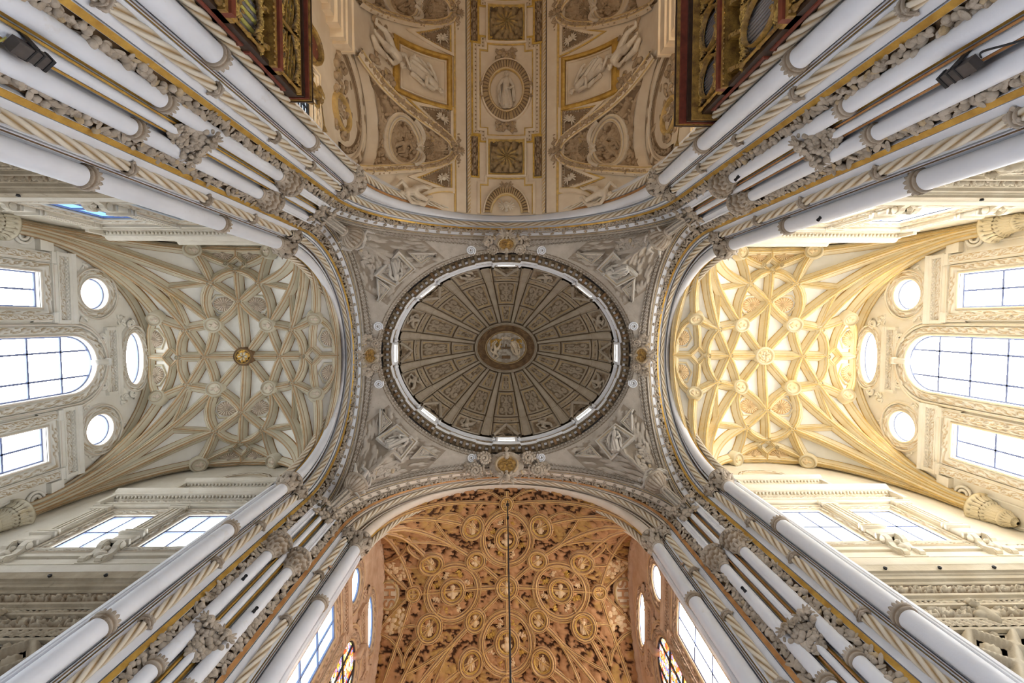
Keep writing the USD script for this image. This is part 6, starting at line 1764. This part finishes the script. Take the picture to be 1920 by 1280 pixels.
# ================================================================ lamps and wires
for sx, z, lab, tilt in ((-1, 8.65, 'boxy grey floodlight with green cable on the pier by the grey arm', 0.0), (1, 8.9, 'boxy brown floodlight with looped cable on the pier by the sunlit arm', 0.0)):
    P = pier_space(sx, -1)
    fl = thing('floodlight', lab, 'floodlight')
    m0 = MID - .02
    put(fl, 'housing', slab(P, sg.box(m0 - .10, z - .26, m0 + .10, z + .22), .20, .36), 'lamp_case', False)
    put(fl, 'front_bezel', slab(P, sg.box(m0 - .115, z + .20, m0 + .115, z + .25), .185, .375), 'iron', False)
    put(fl, 'cooling_fin', slab(P, sg.box(m0 - .11, z - .05, m0 + .11, z - .025), .19, .37), 'iron', False)
    put(fl, 'cooling_fin', slab(P, sg.box(m0 - .11, z + .07, m0 + .11, z + .095), .19, .37), 'iron', False)
    for e in (-1, 1):
        put(fl, 'bracket_arm', slab(P, sg.box(m0 + e * .125 - .012, z - .08, m0 + e * .125 + .012, z + .04), -.02, .30), 'iron', False)
    u = np.linspace(0, 1, 30)
    cab = np.stack([m0 + .10 * np.sin(u * 6) * sx, .20 + .12 * np.sin(u * 3), z - .28 - 1.4 * u + .25 * np.sin(u * 4)], 1)
    o = P(cab[:, 0], cab[:, 1], cab[:, 2]); k = np.arange(6) * PI / 3
    V = o[:, None] + .018 * (np.cos(k)[None, :, None] * np.array([1, 0, 0]) + np.sin(k)[None, :, None] * np.array([0, 1, 0]))
    put(fl, 'cable', (V.reshape(-1, 3), grid_faces(30, 6, True)), 'organ_olive' if sx < 0 else 'iron')


def spot(P, s, d, z, lab):
    sp = thing('spotlight', lab, 'spotlight')
    put(sp, 'can', slab(P, sg.Point(s, z).buffer(.038), d + .02, d + .12), 'iron', False)
    put(sp, 'stirrup', slab(P, sg.box(s - .045, z - .015, s + .045, z + .015), d - .06, d + .04), 'iron', False)
    put(sp, 'lens_ring', slab(P, sg.Point(s, z).buffer(.046).difference(sg.Point(s, z).buffer(.032)), d + .11, d + .14), 'iron', False)


P = side_space(-1, 1)
for i, x in enumerate((10.6, 12.05)):
    spot(P, x, .36, 13.47, 'small black spotlight under the cornice of the grey arm, ' + ('nearer the pier' if i == 0 else 'farther from the pier'))
P = side_space(1, 1)
for i, x in enumerate((10.2, 11.7, 13.2)):
    spot(P, x, .36, 13.47, 'small black spotlight under the cornice of the sunlit arm, ' + ('nearest the pier', 'middle one of three', 'farthest from the pier')[i])
spot(side_space(-1, -1), 12.4, .36, 13.47, 'small black spotlight under the grey arm cornice on the choir side')
spot(side_space(1, -1), 12.4, .36, 13.47, 'small black spotlight under the sunlit arm cornice on the choir side')
for (sx, sy), rows in {(-1, 1): ((1.41, 14.2), (LEN - 1.41, 13.6)), (1, 1): ((LEN - 1.41, 14.3),), (1, -1): ((LEN - 1.41, 15.2), (.05, 13.9))}.items():
    for i, (s_, z_) in enumerate(rows):
        spot(pier_space(sx, sy), s_, .24, z_, f'tiny black spotlight clamped to a shaft of the {"grey" if sx < 0 else "sunlit"} {"choir" if sy < 0 else "chancel"} pier' + (', beside the chancel' if (i and sy > 0) else ', on the outer shaft' if i else ''))
wire = thing('hanging_cable', 'black cable hanging straight down in front of the ochre chancel vault', 'cable')
put(wire, 'cable', at(lathe([(.028, 0), (.028, 22.6)], 8), 0.05, 7.62, 1.9), 'iron')
put(wire, 'ceiling_hook', at(lathe([(.02, 0), (.08, .05), (.08, .12), (.03, .2), (.03, .6)], 12), 0.05, 7.62, 24.4), 'iron')
put(wire, 'cable_clamp', at(lathe([(.05, 0), (.06, .05), (.06, .2), (.05, .25)], 10), 0.05, 7.62, 22.8), 'iron')


def uplight(name_at, x, y, z, color, power, lab):
    """An added bowl lamp on a ledge, out of view, to warm and brighten a vault."""
    f = thing('uplight', lab, 'floodlight')
    put(f, 'bowl', at(lathe([(.02, 0), (.10, .01), (.20, .10), (.22, .20), (.20, .20), (.17, .10), (.02, .04)], 18), x, y, z + .1), 'iron')
    put(f, 'foot', at(lathe([(.12, 0), (.12, .03), (.03, .05), (.03, .12)], 12), x, y, z), 'iron')
    l = UsdLux.SphereLight.Define(stage, f + '/lamp')
    l.CreateRadiusAttr(.11); l.CreateIntensityAttr(power); l.CreateColorAttr(Gf.Vec3f(*color))
    l.AddTranslateOp().Set(Gf.Vec3d(x, y, z + .26))


for q, arm in ((-1, 'grey'), (1, 'sunlit')):
    for y in (-9.6, -14.2):
        uplight('choir', q * 5.75, y, 13.86 if q < 0 else 14.76, (1.0, .80, .56), CHOIR_FILL, f'added warm bowl lamp on top of the organ case, {arm} side, ' + ('nearer the crossing' if y > -12 else 'deeper in the choir'))
    for y in (8.75, 14.6):
        uplight('chancel', q * 5.75, y, 13.2, (1.0, .66, .34), CHANCEL_FILL, f'added warm bowl lamp on the chancel wall ledge, {arm} side, ' + ('nearer the crossing' if y < 12 else 'nearer the altar'))
    put(f'/World/wall_chancel_{"left" if q < 0 else "right"}', 'lamp_ledge', box(q * 5.45, q * 6.34, 8.6, 16.6, 12.95, 13.2, .04), 'chancel_wall', False)
